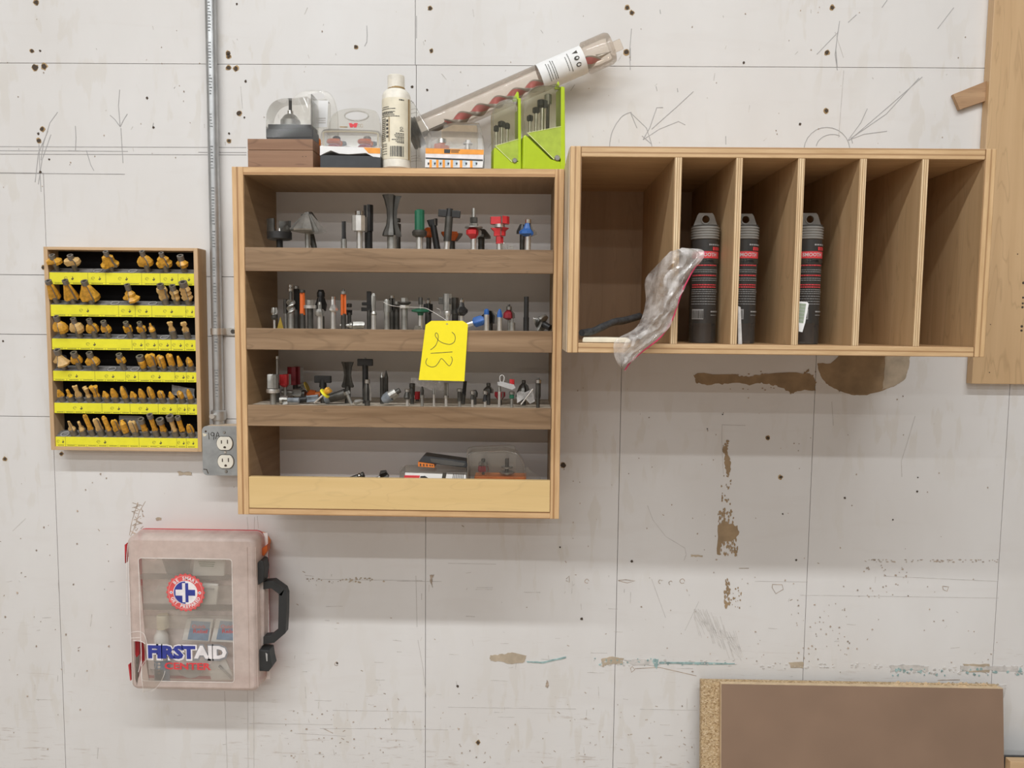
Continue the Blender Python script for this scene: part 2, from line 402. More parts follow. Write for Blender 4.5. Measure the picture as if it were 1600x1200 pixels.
panel(-7, -.235, zA, 3.8); panel(-.235, 7, zA, 3.8)
zP = Z(0, 270)
MB().prism([(-7+g, zP+g), (-7+g, zA-g), (-.233-g, zA-g), (-.233-g, zB+g), (xa+g, zB+g), (xa+g, zP+g)], 0, .006).build('wall_panel', 'paint', wall)
panel(-7, xa, zB, zP)
for z0, z1 in ((zC, zB), (zD, zC), (0, zD)):
    panel(-7, xa, z0, z1); panel(xa, xb, z0, z1)
zM = Z(1000, 400)
panel(-.233, 7, zM, zA)
panel(xb, xc, 0, zM); panel(xc, xd, 0, zM); panel(xd, xe, 0, zM); panel(xe, 7, 0, zM)
def strokes(name, lines, mat, wpx=1.1, jit=0):
    mb = MB()
    for l in lines:
        e_ = random.uniform(0, .00025)
        mb.ribbon(PX([(a+random.uniform(-jit, jit), b+random.uniform(-jit, jit)) for a, b in l], 0), wpx*S(0), -.0003-e_, .0005)
    o = mb.build(name, mat, wall); o['kind'] = 'stuff'; return o
arc = lambda cx, cy, r, a0, a1, n=12, ry=None: [(cx+r*math.cos(math.radians(a0+(a1-a0)*i/n)), cy-(ry or r)*math.sin(math.radians(a0+(a1-a0)*i/n))) for i in range(n+1)]
strokes('pencil_mark', [
    [(0, 229), (130, 229.6), (385, 230.6)], [(0, 235.5), (105, 236)], [(105, 236), (200, 236.5)], [(310, 238), (385, 238.5)], [(0, 241), (385, 242)],
    [(0, 270.5), (195, 272.2)], [(118, 197), (119, 215), (118, 235)], [(107, 235.5), (132, 236)], [(187, 140), (185, 165), (188, 198)], [(172, 180), (180, 187), (188, 198)], [(188, 198), (193, 188), (199, 178)],
    [(90, 175), (78, 192), (68, 225), (64, 250)], [(75, 205), (60, 240), (55, 285)], [(80, 210), (66, 250), (60, 288)], [(61, 225), (62, 262), (64, 300)], [(189, 200), (192, 255)],
    [(135, 235), (142, 258), (147, 267)], [(240, 192), (238, 200)],
    [(573, 40), (574, 55), (573, 66)], [(573, 66), (570, 72)], [(651, 25), (651, 60)],
    [(987, 45), (984, 80), (985, 109)], [(1312, 33), (1308, 60), (1305, 85), (1308, 110)], [(1309, 50), (1306, 78), (1308, 105)],
    [(1276, 85), (1308, 52)], [(1325, 35), (1338, 23)], [(1465, 45), (1490, 12)], [(1378, 12), (1386, 0)],
    arc(990, 235, 38, 175, 95, ry=60), [(985, 175), (995, 200)], [(1005, 218), (1015, 200), (1026, 168), (1036, 168)], [(1018, 202), (1060, 165), (1083, 143)],
    [(1005, 218), (1030, 202), (1060, 190), (1071, 195)], [(1003, 212), (1018, 225), (1019, 236)], [(985, 176), (1010, 200), (1018, 225)],
    arc(1292, 235, 36, 175, 5, ry=36), arc(1300, 232, 25, 170, 60, ry=22), [(1324, 220), (1345, 192), (1355, 170)], [(1326, 220), (1390, 165), (1441, 120)], [(1330, 216), (1385, 178), (1436, 122)],
    [(1326, 219), (1350, 210), (1386, 205)], [(1330, 215), (1332, 224)], [(1134, 213), (1134, 226)],
    [(985, 75), (985, 95)], [(1031, 15), (1032, 22)], [(1025, 135), (1027, 142)], [(1058, 138), (1059, 144)],
], 'pencil', 1.0, .25)
strokes('faint_pencil_mark', [
    [(351, 1080), (355, 1200)], [(387, 1075), (388, 1200)], [(397, 1080), (397, 1200)], [(386, 808), (389, 838)], [(398, 808), (397, 835)], [(402, 806), (404, 825)],
    [(376, 135), (379, 170)], [(1310, 215), (1318, 110)], [(600, 620), (600, 640)], [(1128, 665), (1128, 690), (1130, 740)], [(1128, 664), (1165, 665)],
    [(653, 1000), (660, 1040), (666, 1090)], [(650, 900), (652, 980)], [(700, 1105), (900, 1108)], [(1000, 1108), (1090, 1110)], [(1305, 50), (1318, 90)],
    [(1300, 572), (1345, 572)], [(1430, 650), (1418, 690), (1408, 720), (1409, 745)], [(1012, 790), (1020, 812), (1040, 838), (1070, 856), (1072, 866), (1069, 876)],
    [(1092, 940), (1070, 985)], [(700, 880), (775, 882)], [(1018, 905), (1040, 965)], [(520, 1110), (660, 1112)], [(500, 1138), (580, 1138), (700, 1140)],
    [(620, 908), (690, 909)], [(745, 918), (770, 918)], [(20, 830), (40, 810)], [(1180, 908), (1262, 909)], [(1250, 930), (1560, 934)], [(330, 0), (330, 1)],
    [(390, 1130), (520, 1132)], [(460, 1145), (540, 1150)], [(495, 905), (660, 907)], [(1300, 628), (1302, 665)], [(1380, 900), (1560, 908)],
], 'pencil_faint', .9, .4)
# screw holes with torn rims
rim = MB(); hol = MB()
for u, v, r in [(57, 4, 3.2), (50, 79.5, 2.4), (63, 79.5, 1.6), (55, 105.5, 4.2), (69, 104, 3.8), (66, 202, 3), (60, 209, 1.8), (61, 220, 3), (77, 249, 1.4), (63, 269, 2),
                (356.5, 83, 3), (357.5, 88, 3), (357, 106, 3.2), (369, 107, 3.2), (384, 127, 1.8), (373.5, 177, 3.4), (382, 183.5, 1.4), (358, 208.5, 1.6), (358, 220, 2.4), (370, 6.5, 1.6),
                (556, 73.5, 2.5), (674, 79.5, 2.3), (672, 13, 2.6), (644, 136, 2), (667.5, 140.5, 1.6), (240, 199, 1.6), (230, 153, 1.8),
                (980, 12, 3), (987, 20, 2.8), (978.5, 82, 3.4), (1300, 12, 2.8), (1292, 82.5, 3), (1291, 173, 2.8), (1162, 98, 1.8), (1250, 194, 1.8),
                (1199.5, 684, 2.6), (1219.5, 745.5, 2.6), (1223, 803, 1.2), (1129, 647.5, 1), (1105, 670, 1), (880, 727, 4), (96, 709, 2.4), (68, 418, 2.5), (8, 717, 2.6), (5, 533, 1.4),
                (1320, 778, 1.6), (1395, 812, 1.2), (1433, 768, 1.6), (987, 877, 2), (909, 967, 2.2), (875, 855, 1.3), (527, 1036, 1.6), (715, 1072, 2), (1244, 875, 1.5), (747, 1160, 2.8), (1434, 746, 1)]:
    p = U(u, v); s_ = S(0)
    pts = [(p.x+math.cos(t)*r*s_*random.uniform(.75, 1.25), p.z+math.sin(t)*r*s_*random.uniform(.75, 1.25)) for t in [i*math.pi/5 for i in range(10)]]
    hol.prism(pts, -.0010, .0001)
    if r > 2.2:
        pts = [(p.x+math.cos(t)*(r+.8)*s_*random.uniform(.8, 1.4), p.z+math.sin(t)*(r+.8)*s_*random.uniform(.8, 1.4)) for t in [i*math.pi/5 for i in range(10)]]
        rim.prism(pts, -.0006, .0001)
o = rim.build('torn_hole_rim', 'holerim', wall); o['kind'] = 'stuff'
o = hol.build('screw_hole', 'hole', wall); o['kind'] = 'stuff'
def rag(pts, jit, sub=5):
    out = []
    for i in range(len(pts)):
        a, b = pts[i], pts[(i+1) % len(pts)]
        for k in range(sub):
            t = k/sub; out.append((a[0]+(b[0]-a[0])*t+random.uniform(-jit, jit), a[1]+(b[1]-a[1])*t+random.uniform(-jit, jit)))
    return out
PD = [0]
def patch(name, polys, mat, jit=.8, chips=(), y=-.0006, label=None):
    mb = MB(); PD[0] += .00009; y -= PD[0]
    for p in polys: mb.prism(PX(rag(p, jit), 0), y, .0005)
    for u0, u1, v0, v1, n, s0, s1, st in chips:      # loose crumbs of the same bare patch
        for _ in range(n):
            u, v = random.uniform(u0, u1), random.uniform(v0, v1); r = random.uniform(s0, s1)
            mb.prism(PX([(u+r*math.cos(t)*random.uniform(.5, 1.2), v+st*r*math.sin(t)*random.uniform(.5, 1.2)) for t in [i*math.pi/3 for i in range(6)]], 0), y-random.uniform(0, .0003), .0004)
    o = mb.build(name, mat, wall, label=label); o['kind'] = 'stuff'; return o
patch('bare_patch', [[(1277, 567), (1298, 568), (1315, 552), (1422, 552), (1419, 575), (1414, 592), (1400, 602), (1380, 610), (1355, 617), (1335, 618), (1315, 612), (1295, 603), (1285, 592), (1279, 580)]], 'hardboard', .7)
patch('bare_patch', [[(1383, 552), (1422, 552), (1419, 575), (1414, 592), (1398, 603), (1378, 609), (1381, 590)]], 'hardboard2', .8, y=-.0011)
patch('bare_patch', [[(1084, 587), (1090, 584), (1145, 585), (1158, 588), (1170, 588), (1185, 586), (1200, 583), (1255, 583), (1270, 586), (1275, 598), (1273, 609), (1245, 611), (1236, 616), (1233, 612), (1222, 606), (1208, 602), (1190, 598), (1172, 602), (1150, 597), (1128, 600), (1100, 601), (1088, 598)], [(1255, 583), (1264, 576), (1262, 583)]], 'hardboard', 1.4, [(1140, 1275, 580, 612, 30, .6, 1.8, .6)])
patch('bare_patch', [[(1130, 698), (1136, 697), (1137, 710), (1142, 722), (1141, 735), (1138, 745), (1134, 738), (1132, 722), (1133, 712), (1129, 706)], [(1121, 822), (1130, 812), (1140, 818), (1152, 822), (1155, 832), (1150, 842), (1140, 846), (1128, 846), (1125, 866), (1121, 866)]], 'hardboard', 1.2,
      [(1129, 1138, 688, 700, 8, .7, 2, 1.2), (1126, 1142, 740, 800, 26, .6, 1.8, 1.6), (1122, 1146, 798, 822, 40, .6, 2.2, 1.8), (1122, 1152, 842, 868, 50, .6, 1.6, 2.6), (1132, 1140, 905, 950, 40, .8, 2.4, 2), (1140, 1158, 915, 950, 22, .5, 1.3, 1.3)])
patch('bare_patch', [[(765, 1024), (785, 1022), (800, 1020), (822, 1024), (820, 1034), (800, 1037), (785, 1034), (766, 1032)], [(940, 1028), (960, 1026), (975, 1028), (972, 1037), (950, 1038), (941, 1042)],
                     [(1233, 1034), (1255, 1034), (1255, 1043), (1235, 1044)], [(1505, 1037), (1546, 1038), (1545, 1050), (1510, 1050)], [(277, 737), (299, 738), (300, 742), (280, 742)], [(244, 809), (252, 808), (252, 813), (245, 813)],
                     [(1080, 867), (1098, 867), (1098, 870), (1080, 870)]], 'hardboard2', 1.0, [(540, 600, 902, 910, 22, .8, 2.6, .7), (1470, 1560, 1066, 1074, 40, .8, 2.4, .7)])
patch('grey_smear', [[(1550, 1070), (1572, 1070), (1570, 1085), (1562, 1100), (1556, 1092), (1552, 1080)], [(1390, 1040), (1415, 1038), (1450, 1041), (1450, 1048), (1420, 1046), (1392, 1049)], [(975, 1030), (1000, 1029), (1028, 1032), (1026, 1040), (990, 1038)], [(1500, 1040), (1590, 1042), (1590, 1049), (1540, 1047), (1500, 1049)]], 'greyscuff', 1.2, [(925, 1150, 1030, 1040, 50, .6, 3.2, .5), (1180, 1390, 1036, 1044, 36, .6, 3.0, .5), (1395, 1600, 1040, 1052, 50, .8, 3.4, .7)])
patch('teal_scuff', [[(823, 1033), (850, 1034), (884, 1025), (884, 1028), (850, 1036), (824, 1035)], [(1030, 1034), (1148, 1036), (1148, 1038), (1030, 1037)], [(1020, 1029), (1029, 1030), (1026, 1045), (1022, 1040)]], 'teal', .6,
      [(925, 1030, 1028, 1040, 30, .5, 2, .8), (1395, 1600, 1045, 1056, 34, .8, 3.0, 1.1), (1030, 1150, 1035, 1039, 14, .5, 2, .6)])
patch('brown_scuff', [[(855, 1062), (858, 1068), (856, 1075), (852, 1072)], [(672, 898), (678, 898), (675, 905), (676, 918), (672, 908)]], 'scuff', .6,
      [(480, 560, 903, 909, 14, .6, 2.2, .7), (1350, 1560, 874, 878, 60, .6, 2.6, .3), (200, 230, 783, 835, 0, 1, 1, 1), (560, 1090, 1100, 1190, 60, .4, 1.4, .8), (0, 180, 740, 1190, 36, .4, 1.6, 1.2), (440, 620, 1110, 1190, 40, .4, 1.8, .6),
       (1000, 1560, 870, 1050, 70, .4, 1.6, .8), (1240, 1330, 940, 1040, 40, .5, 1.6, 1), (880, 1560, 600, 860, 50, .4, 1.2, 1.2), (400, 1540, 0, 225, 40, .3, 1.1, 1.4), (0, 330, 20, 300, 24, .3, 1.0, 1.4), (1350, 1420, 880, 935, 26, .5, 1.8, .8)])
strokes('tape_residue', [[(226, 783), (218, 800), (212, 822), (205, 838)], [(215, 785), (207, 815), (202, 836)]]+[[(204+random.uniform(0, 20), v), (206+random.uniform(0, 20), v+random.uniform(2, 5))] for v in [785+i*1.6 for i in range(32)]], 'scuff', .9, 1.4)
scr = []
for i in range(46):
    t = random.random(); u = 1088+t*65; v = 960+t*55; a = random.uniform(-10, 10)
    scr.append([(u-8+a, v-random.uniform(6, 30)), (u+a, v), (u+9+a, v+random.uniform(6, 30))])
scr = [[(min(max(p[0], 1085), 1160), min(max(p[1], 952), 1032)) for p in l] for l in scr]
strokes('pencil_scribble', scr, 'greyscuff', .8, .8)
strokes('brown_outline_mark', [[(1207, 913), (1222, 914), (1224, 921), (1212, 928), (1206, 918), (1207, 913)], [(1473, 916), (1482, 917), (1480, 924), (1474, 921), (1473, 916)], [(985, 1045), (988, 1041), (992, 1046), (987, 1050), (985, 1045)], [(992, 1045), (1030, 1043), (1088, 1056)],
    [(885, 905), (889, 900), (890, 910), (884, 907)], arc(917, 908, 3, 0, 300), [(966, 907), (978, 906), (992, 908), (980, 911), (966, 907)], arc(1032, 909, 3, 30, 260), arc(1048, 911, 3, 30, 250), arc(1066, 908, 3.5, 0, 320),
    arc(526, 1037, 3, 60, 320), [(505, 1138), (520, 1146)], [(1155, 888), (1170, 888)], [(1465, 1063), (1500, 1062)]], 'scuff', 1.0, .4)

sl = []
for _ in range(150):        # light scratches and rubbed lines, thickest low on the wall
    u = random.choice((random.uniform(430, 1090), random.uniform(0, 1560))); v = random.uniform(890, 1195); L_ = random.choice((3, 5, 8, 14, 26)); h_ = random.random() < .6
    sl.append([(u, v), (u+(L_ if h_ else random.uniform(-2, 2)), v+(random.uniform(-1, 1.5) if h_ else L_*.7))])
for _ in range(50):
    u, v = random.uniform(150, 1500), random.uniform(5, 240); L_ = random.choice((3, 6, 12)); a = random.uniform(.8, 2.4); sl.append([(u, v), (u+L_*math.cos(a), v+L_*math.sin(a))])
sl = [l for l in sl if not any(180 < p[0] < 460 and 820 < p[1] < 1090 for p in l) and not any(p[0] > 1090 and p[1] > 1058 for p in l)]
strokes('light_scratch', sl, 'greyscuff', 1.0, .5)
strokes('dark_nick', [[(u, v), (u+random.uniform(1, 4), v+random.uniform(-2, 3))] for u, v in [(random.uniform(430, 1090), random.uniform(1080, 1195)) for _ in range(36)]+[(random.uniform(0, 1540), random.uniform(800, 1050)) for _ in range(26)]], 'scuff', 1.1, .4)
# ---------------------------------------------------------------- oak shelf cabinet in the middle
YF = -.195
cx0, cx1 = X(361, 262, YF)+.001, X(882, 264, YF)
cz1, cz0 = Z(600, 262, YF), Z(600, 807, YF)
TH = .0215
cab = thing('shelf_cabinet', 'open oak plywood wall cabinet with three bit shelves and a pale bottom lip', 'cabinet', ((cx0+cx1)/2, YF/2, cz0))
MB().box(cx0, cx0+TH, YF, -.0005, cz0, cz1).build('side_panel', ['edge_v'], cab, bevel=.0008)
MB().box(cx1-TH*.8, cx1, YF, -.0005, cz0, cz1).build('side_panel', ['edge_v'], cab, bevel=.0008)
bx0, bx1 = cx0+TH, cx1-TH*.8
MB().box(bx0, bx1, YF+.0006, -.0005, cz1-.0145, cz1).build('top_panel', 'edge_h', cab, bevel=.0006)
MB().box(bx0, bx1, YF+.0006, -.0005, cz0, cz0+.0135).build('bottom_panel', 'edge_h', cab, bevel=.0006)
# veneer linings carry the face grain of the same boards
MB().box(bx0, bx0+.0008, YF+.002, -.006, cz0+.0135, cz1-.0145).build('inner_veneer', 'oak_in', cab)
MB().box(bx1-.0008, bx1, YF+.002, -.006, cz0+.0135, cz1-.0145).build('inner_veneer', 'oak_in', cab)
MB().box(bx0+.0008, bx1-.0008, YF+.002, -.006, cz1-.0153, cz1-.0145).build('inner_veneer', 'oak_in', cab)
MB().box(bx0+.0008, bx1-.0008, -.006, -.0005, cz0+.0135, cz1-.0145).build('back_panel', 'melamine', cab)
LIPS = [(388.5, 425.5), (515, 548.5), (635.5, 668)]
SH = []
for i, (va, vb) in enumerate(LIPS):
    z1, z0 = Z(620, va, YF), Z(620, vb, YF)
    SH.append(z1-.0015)
    MB().box(bx0+.001, bx1-.001, YF-.001, YF+.011, z0, z1).build('shelf_lip', 'walnut', cab, bevel=.0006)
    MB().box(bx0+.001, bx1-.001, YF+.011, -.006, z1-.0195, z1-.0015).build('shelf_board', 'dustwood', cab)
z1 = Z(620, 748, YF); z0 = cz0+.0135
MB().box(bx0+.001, bx1-.001, YF-.001, YF+.011, z0, z1).build('bottom_lip', 'maple', cab, bevel=.0006, label='pale maple lip across the bottom')
ZBL = z1; ZB = z0
# ---------------------------------------------------------------- deep plywood cubby rack, right
YC = -.345
qx0, qx1 = .0725, .7745
qz0, qz1 = Z(1200, 554.5, YC), Z(1200, 230, YC)
cub = thing('divided_cubby', 'deep wall-hung plywood cubby with five upright dividers and six open bays', 'cubby', ((qx0+qx1)/2, YC/2, qz0))
T2 = .0185
MB().box(qx0, qx0+T2, YC, -.0005, qz0, qz1).build('side_panel', 'cedge_V', cub, bevel=.0012)
MB().box(qx0-.0012, qx0, YC+.004, -.0005, qz0+.001, qz1-.001).build('outer_veneer', 'cside', cub)
MB().box(qx1-.0175, qx1, YC, -.0005, qz0, qz1).build('side_panel', 'cedge_V', cub, bevel=.0012)
MB().box(qx1-.0179, qx1-.0175, YC+.0015, -.0065, qz0+.017, qz1-.0175).build('inner_veneer', 'cply', cub)
MB().box(qx0+T2, qx1-.018, YC+.0005, -.0005, qz1-.0175, qz1).build('top_panel', 'cedge_h', cub, bevel=.0012)
MB().box(qx0+T2, qx1-.018, YC+.0005, -.0005, qz0, qz0+.0170).build('bottom_panel', 'cedge_h', cub, bevel=.0012)
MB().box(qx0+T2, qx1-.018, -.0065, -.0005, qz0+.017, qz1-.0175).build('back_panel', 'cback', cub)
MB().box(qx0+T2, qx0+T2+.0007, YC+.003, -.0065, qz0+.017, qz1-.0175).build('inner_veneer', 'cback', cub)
DV = []
for ua, ub in ((1055, 1066), (1151, 1161), (1248.3, 1258.3), (1345, 1355), (1442, 1452)):
    x0, x1 = X(ua, 247, YC), X(ub, 247, YC); DV.append((x0, x1))
    d = MB().box(x0, x1, YC+.0008, -.0065, qz0+.017, qz1-.0175).build('divider', 'cedge_v', cub, bevel=.0005)
    MB().box(x0-.0004, x0, YC+.0016, -.0075, qz0+.0172, qz1-.0177).build('divider_face', 'cply', d)
    MB().box(x1, x1+.0004, YC+.0016, -.0075, qz0+.0172, qz1-.0177).build('divider_face', 'cply', d)
QF = qz0+.0170
# ---------------------------------------------------------------- maple board at the right edge, wood shim
bd = MB().box(X(1547, 100, -.02), 2.05, -.022, -.0005, Z(1550, 600, -.022), 2.9).build('maple_board', 'maple_v', bevel=.0012)
tag(bd, 'tall pale maple board fixed to the wall behind the cubby, at the right edge', 'board')
mb = MB()
for u, v, r in [(1599, 442, 2.2), (1598.5, 465, 1.8), (1598, 474, 1.8), (1597.5, 480, 2), (1596.5, 510, 2.2), (1596, 516.5, 2), (1538.5+9, 507, .9), (1546, 582, 1), (1590, 397, .9)]:
    p = U(u, v, -.022); mb.lathe([(r*S(0)*.9, 0), (r*S(0)*.9, .0004)], (p.x, -.0224, p.z), 8, axis='y')
o = mb.build('burn_mark', 'hole', bd); o['kind'] = 'stuff'
c = U(1516, 149, -.006)
sh = thing('wood_shim', 'short tilted brown wood shim wedged beside the tall maple board', 'shim', (c.x, -.006, c.z))
mb = MB(); pts = PX([(1490, 147), (1548, 124), (1548, 155), (1500, 171)], -.011); mb.prism(pts, -.011, -.0008); mb.build('wood_strip', 'shim', sh, bevel=.0006)
MB().prism(PX([(1489.5, 147.3), (1495, 145), (1505, 169), (1500, 171.5)], -.0118), -.0118, -.0112).build('end_chip', 'shim', sh)
# ---------------------------------------------------------------- leaning laminated board, bottom right
lean = math.radians(-6.5)
P0 = U(1124, 1064, -.03)
lb = thing('laminated_board', 'brown laminated particleboard panel leaning on the wall, bottom right', 'board', (P0.x, -.035, P0.z), rot=(lean, 0, 0))
wB = X(1562, 1073, -.035)-P0.x; wL = P0.x-X(1096, 1062, -.035)
mb = MB(); mb.local = True; mb.box(-wL, wB-.001, 0, .016, -.60, .0012).build('particleboard_core', 'particle', lb, bevel=.0005)
mb = MB(); mb.local = True; mb.prism([(0, -.85), (wB+.004, -.85), (wB, 0), (0, 0)], -.012, -.0004).build('laminate_face', 'brownlam', lb, bevel=.0004)
mb = MB(); mb.local = True; mb.box(-.0012, 0, -.0122, -.0004, -.85, .0008); mb.box(-.0012, wB, -.0118, .0004, .0002, .0012); mb.build('edge_strip', 'tanedge', lb)
mb = MB(); mb.local = True; 
for k in range(46):
    x_ = wB*.62+random.random()*(wB*.36); y_ = random.uniform(-.006, .013); w_ = random.uniform(.002, .008)
    mb.prism([(x_-w_, .0008), (x_+w_, .0008), (x_+w_*.4, random.uniform(.002, .006))], y_, y_+.002)
o = mb.build('torn_edge', 'tanedge', lb); o['kind'] = 'stuff'
P1 = U(1579, 1190, -.08)
sb = thing('small_wood_board', 'light wooden board end, lowest right corner beside the brown panel', 'board', (P1.x, -.08, P1.z))
MB().box(P1.x, P1.x+.25, -.08, -.062, P1.z-.5, P1.z).build('board_face', 'ypine', sb, bevel=.001)
MB().box(P1.x-.002, P1.x+.25, -.061, -.056, P1.z-.5, P1.z+.001).build('gap_shade_strip', 'darkplastic', sb)  # dark sheet that paints in the shaded gap around the board end
# ---------------------------------------------------------------- conduit, strap, junction box
ux, rr = X(334.8, 300, -.014), .0112
zt, zb = 3.0, Z(338, 655, -.014)
cdt = thing('conduit_pipe', 'vertical galvanised steel conduit running down to the outlet box', 'pipe', (ux, -.014, zb))
MB().lathe([(rr, zb-.012), (rr, zt)], (ux, -.014, 0), 20).build('pipe', 'galv', cdt, 40)
mb = MB()
z = zb+.05
while z < 2.3:          # the smudged ink print down the pipe, unreadable in the photo
    for k in range(random.randint(5, 14)):
        hh = random.uniform(.0022, .0045); mb.box(ux-.0020+random.uniform(-.001, .001), ux+.0030+random.uniform(-.001, .0015), -.014-rr-.0001, -.014-rr+.0012, z, z+hh*.6); z += .0062
    z += random.choice((.01, .018, .035))
o = mb.build('ink_print', 'midink', cdt); o['kind'] = 'stuff'
MB().lathe([(.0135, zb-.002), (.0155, zb), (.0155, zb+.018), (.0135, zb+.02)], (ux, -.0145, 0), 18).lathe([(.012, zb-.014), (.012, zb)], (ux, -.0145, 0), 16).build('connector', 'galv', cdt, 40)
MB().lathe([(.0055, -.040), (.0055, -.030)], (ux-.005, 0, zb+.009), 12, axis='y').build('set_screw', 'steel', cdt, 40)
zs = Z(345, 518, -.02)
st = thing('conduit_strap', 'shiny one-screw metal strap holding the conduit to the wall', 'strap', (ux, -.02, zs))
mb = MB(); pr = []
for i in range(13):
    t = math.radians(200-i*220/12); pr.append((ux+(rr+.0016)*math.cos(t), -.014-(rr+.0016)*math.sin(t)))
path = pr+[(ux+.016, -.002), (ux+.036, -.002)]
rs = [[(a, b, zs-.007), (a, b-.0012, zs-.007), (a, b-.0012, zs+.007), (a, b, zs+.007)] for a, b in path]
mb.rings(rs); mb.build('strap_band', 'steel', st, 40)
MB().prism(rrect(ux+.014, ux+.044, zs-.0085, zs+.0085, .008), -.0036, -.0005).build('strap_foot', 'steel', st, 40, bevel=.0006)
MB().lathe([(.0045, -.0052), (.0052, -.0036)], (ux+.030, 0, zs), 8, axis='y').build('screw_head', 'darksteel', st)
yb = -.052
jx0, jz0, jz1 = X(316, 700, yb), Z(340, 743, yb), Z(340, 666, yb)
jx1 = cx0-.0012
jb = thing('outlet_box', 'square grey metal outlet box with two receptacles beside the cabinet', 'outlet', ((jx0+jx1)/2, yb/2, jz0))
MB().box(jx0+.004, jx1, yb+.004, -.0005, jz0+.003, jz1-.001).build('metal_box', 'boxgrey', jb, bevel=.004)
MB().box(jx0+.008, jx1, yb+.004, -.006, jz1-.001, jz1-.0004).build('box_top_stain', 'cside', jb)
cov = MB().prism([(a, b) for a, b in rrect(jx0, jx1+.006, jz0, jz1, .010) if a < jx1]+[], yb, yb+.004).build('cover_plate', 'boxgrey', jb, bevel=.0008)
for (u, v) in ((351.5, 692.5), (353, 721)):
    c = U(u, v, yb); R_, hh = .0168, .0138
    pts = [(c.x+R_*math.cos(math.radians(a)), c.z+max(-hh, min(hh, R_*math.sin(math.radians(a))))) for a in range(0, 360, 12)]
    rc = MB().prism(pts, yb-.003, yb+.001).build('receptacle', 'ivory', jb, bevel=.0008)
    MB().prism([(c.x+(a-c.x)*1.09, c.z+(b-c.z)*1.09) for a, b in pts], yb-.0004, yb+.001).build('cutout_shadow_gap', 'darksteel', jb)
    mb = MB()
    for dx in (-.0062, .0066): mb.box(c.x+dx-.0011, c.x+dx+.0011, yb-.0034, yb-.0028, c.z-.0005, c.z+.0078-abs(dx-.0066)*.1)
    mb.prism([(c.x+.0005+.0028*math.cos(math.radians(a)), c.z-.0085+.0028*max(-.7, math.sin(math.radians(a)))) for a in range(0, 360, 30)], yb-.0034, yb-.0028)
    mb.build('slots', 'hole', rc)
for (u, v, r, mt) in ((350.5, 675.5, 2.4, 'midsteel'), (352, 706.5, 2.6, 'steel'), (353.5, 736.5, 2.6, 'midsteel')):
    c = U(u, v, yb); MB().lathe([(r*S(yb)*.7, yb-.002), (r*S(yb), yb)], (c.x, 0, c.z), 12, axis='y').build('cover_screw', mt, jb)
c = U(321.5, 674, yb); MB().lathe([(.0022, yb-.0005), (.0022, yb)], (c.x, 0, c.z), 10, axis='y').build('corner_hole', 'hole', jb)
mb = MB(); mb.prism(PX([(316.5, 676.5), (323, 678.5), (322, 681), (318, 682)], yb), yb-.0006, yb); mb.build('paint_splash', 'cream', jb)
mb = MB(); mb.ribbon(PX([(318, 733), (323, 733.5), (325.5, 740)], yb), .0016, yb-.0006, .0006); mb.build('corner_slot', 'hole', jb)
mb = MB()
for l in [[(326, 676), (326.8, 686.5)], [(334.5, 677), (331.5, 675.5), (329.5, 678), (331, 681), (334, 680), (334.8, 676.5), (334, 687)], [(337, 686), (340, 675), (343, 684.5)], [(338, 681.5), (342.5, 680.5)]]:
    mb.ribbon(PX(curve_pts(l, 3), yb), .0013, yb-.0005, .0005)
mb.build('handwritten_19A', 'ink', jb)
# ---------------------------------------------------------------- small rack of yellow bits, left
YR = -.042
rx0, rx1 = X(68, 500, YR), X(311, 500, YR)
rx0, rx1 = -1.009, -.6845
rz0, rz1 = Z(190, 704.5, YR), Z(190, 386.5, YR)
rk = thing('labelled_bit_rack', 'shallow pine rack with six yellow label strips and a black back', 'rack', ((rx0+rx1)/2, YR/2, rz0))
t = .0085
MB().box(rx0, rx0+t, YR, -.0005, rz0, rz1).build('side_panel', 'ypine_v', rk, bevel=.0006)
MB().box(rx1-t, rx1, YR, -.0005, rz0, rz1).build('side_panel', 'ypine_v', rk, bevel=.0006)
MB().box(rx1, rx1+.0006, YR+.001, -.0005, rz0+.001, rz1-.001).build('outer_veneer', 'yside', rk)
MB().box(rx0+t, rx1-t, YR, -.0005, rz1-.0062, rz1).build('top_panel', 'ypine', rk, bevel=.0006)
MB().box(rx0+t, rx1-t, YR, -.0005, rz0, rz0+.0075).build('bottom_panel', 'ypine', rk, bevel=.0006)
MB().box(rx0+t, rx1-t, -.004, -.0008, rz0+.0075, rz1-.0062).build('back_panel', 'blackback', rk)
ROWS = [(426.5, 445), (477, 495), (530, 547), (580.5, 596), (630.5, 646.5), (683.5, 698.5)]
RZ = []
tilt = math.radians(27); yl = YR+.003
DIV = [[(80, 137, 2), (137, 165, 1), (165, 221, 2), (221, 250, 1), (250, 278, 1), (278, 303, 1)], [(80, 185, 4), (185, 211, 1), (211, 237, 1), (237, 290, 2), (290, 303, 1)],
       [(80, 206, 6), (206, 226, 1), (226, 247, 1), (247, 267, 1), (267, 288, 1), (288, 305, 1)], [(82, 148, 3), (148, 196, 3), (196, 216, 1), (216, 273, 3), (273, 291, 1), (291, 305, 1)],
       [(86, 159, 5), (159, 203, 3), (203, 247, 3), (247, 277, 2), (277, 293, 1), (293, 306, 1)], [(88, 102, 1), (102, 217, 7), (217, 276, 4), (276, 291, 1), (291, 306, 1)]]
RINGS = [[153, 208], [180, 239], [190, 257], [175, 211], [], [102]]
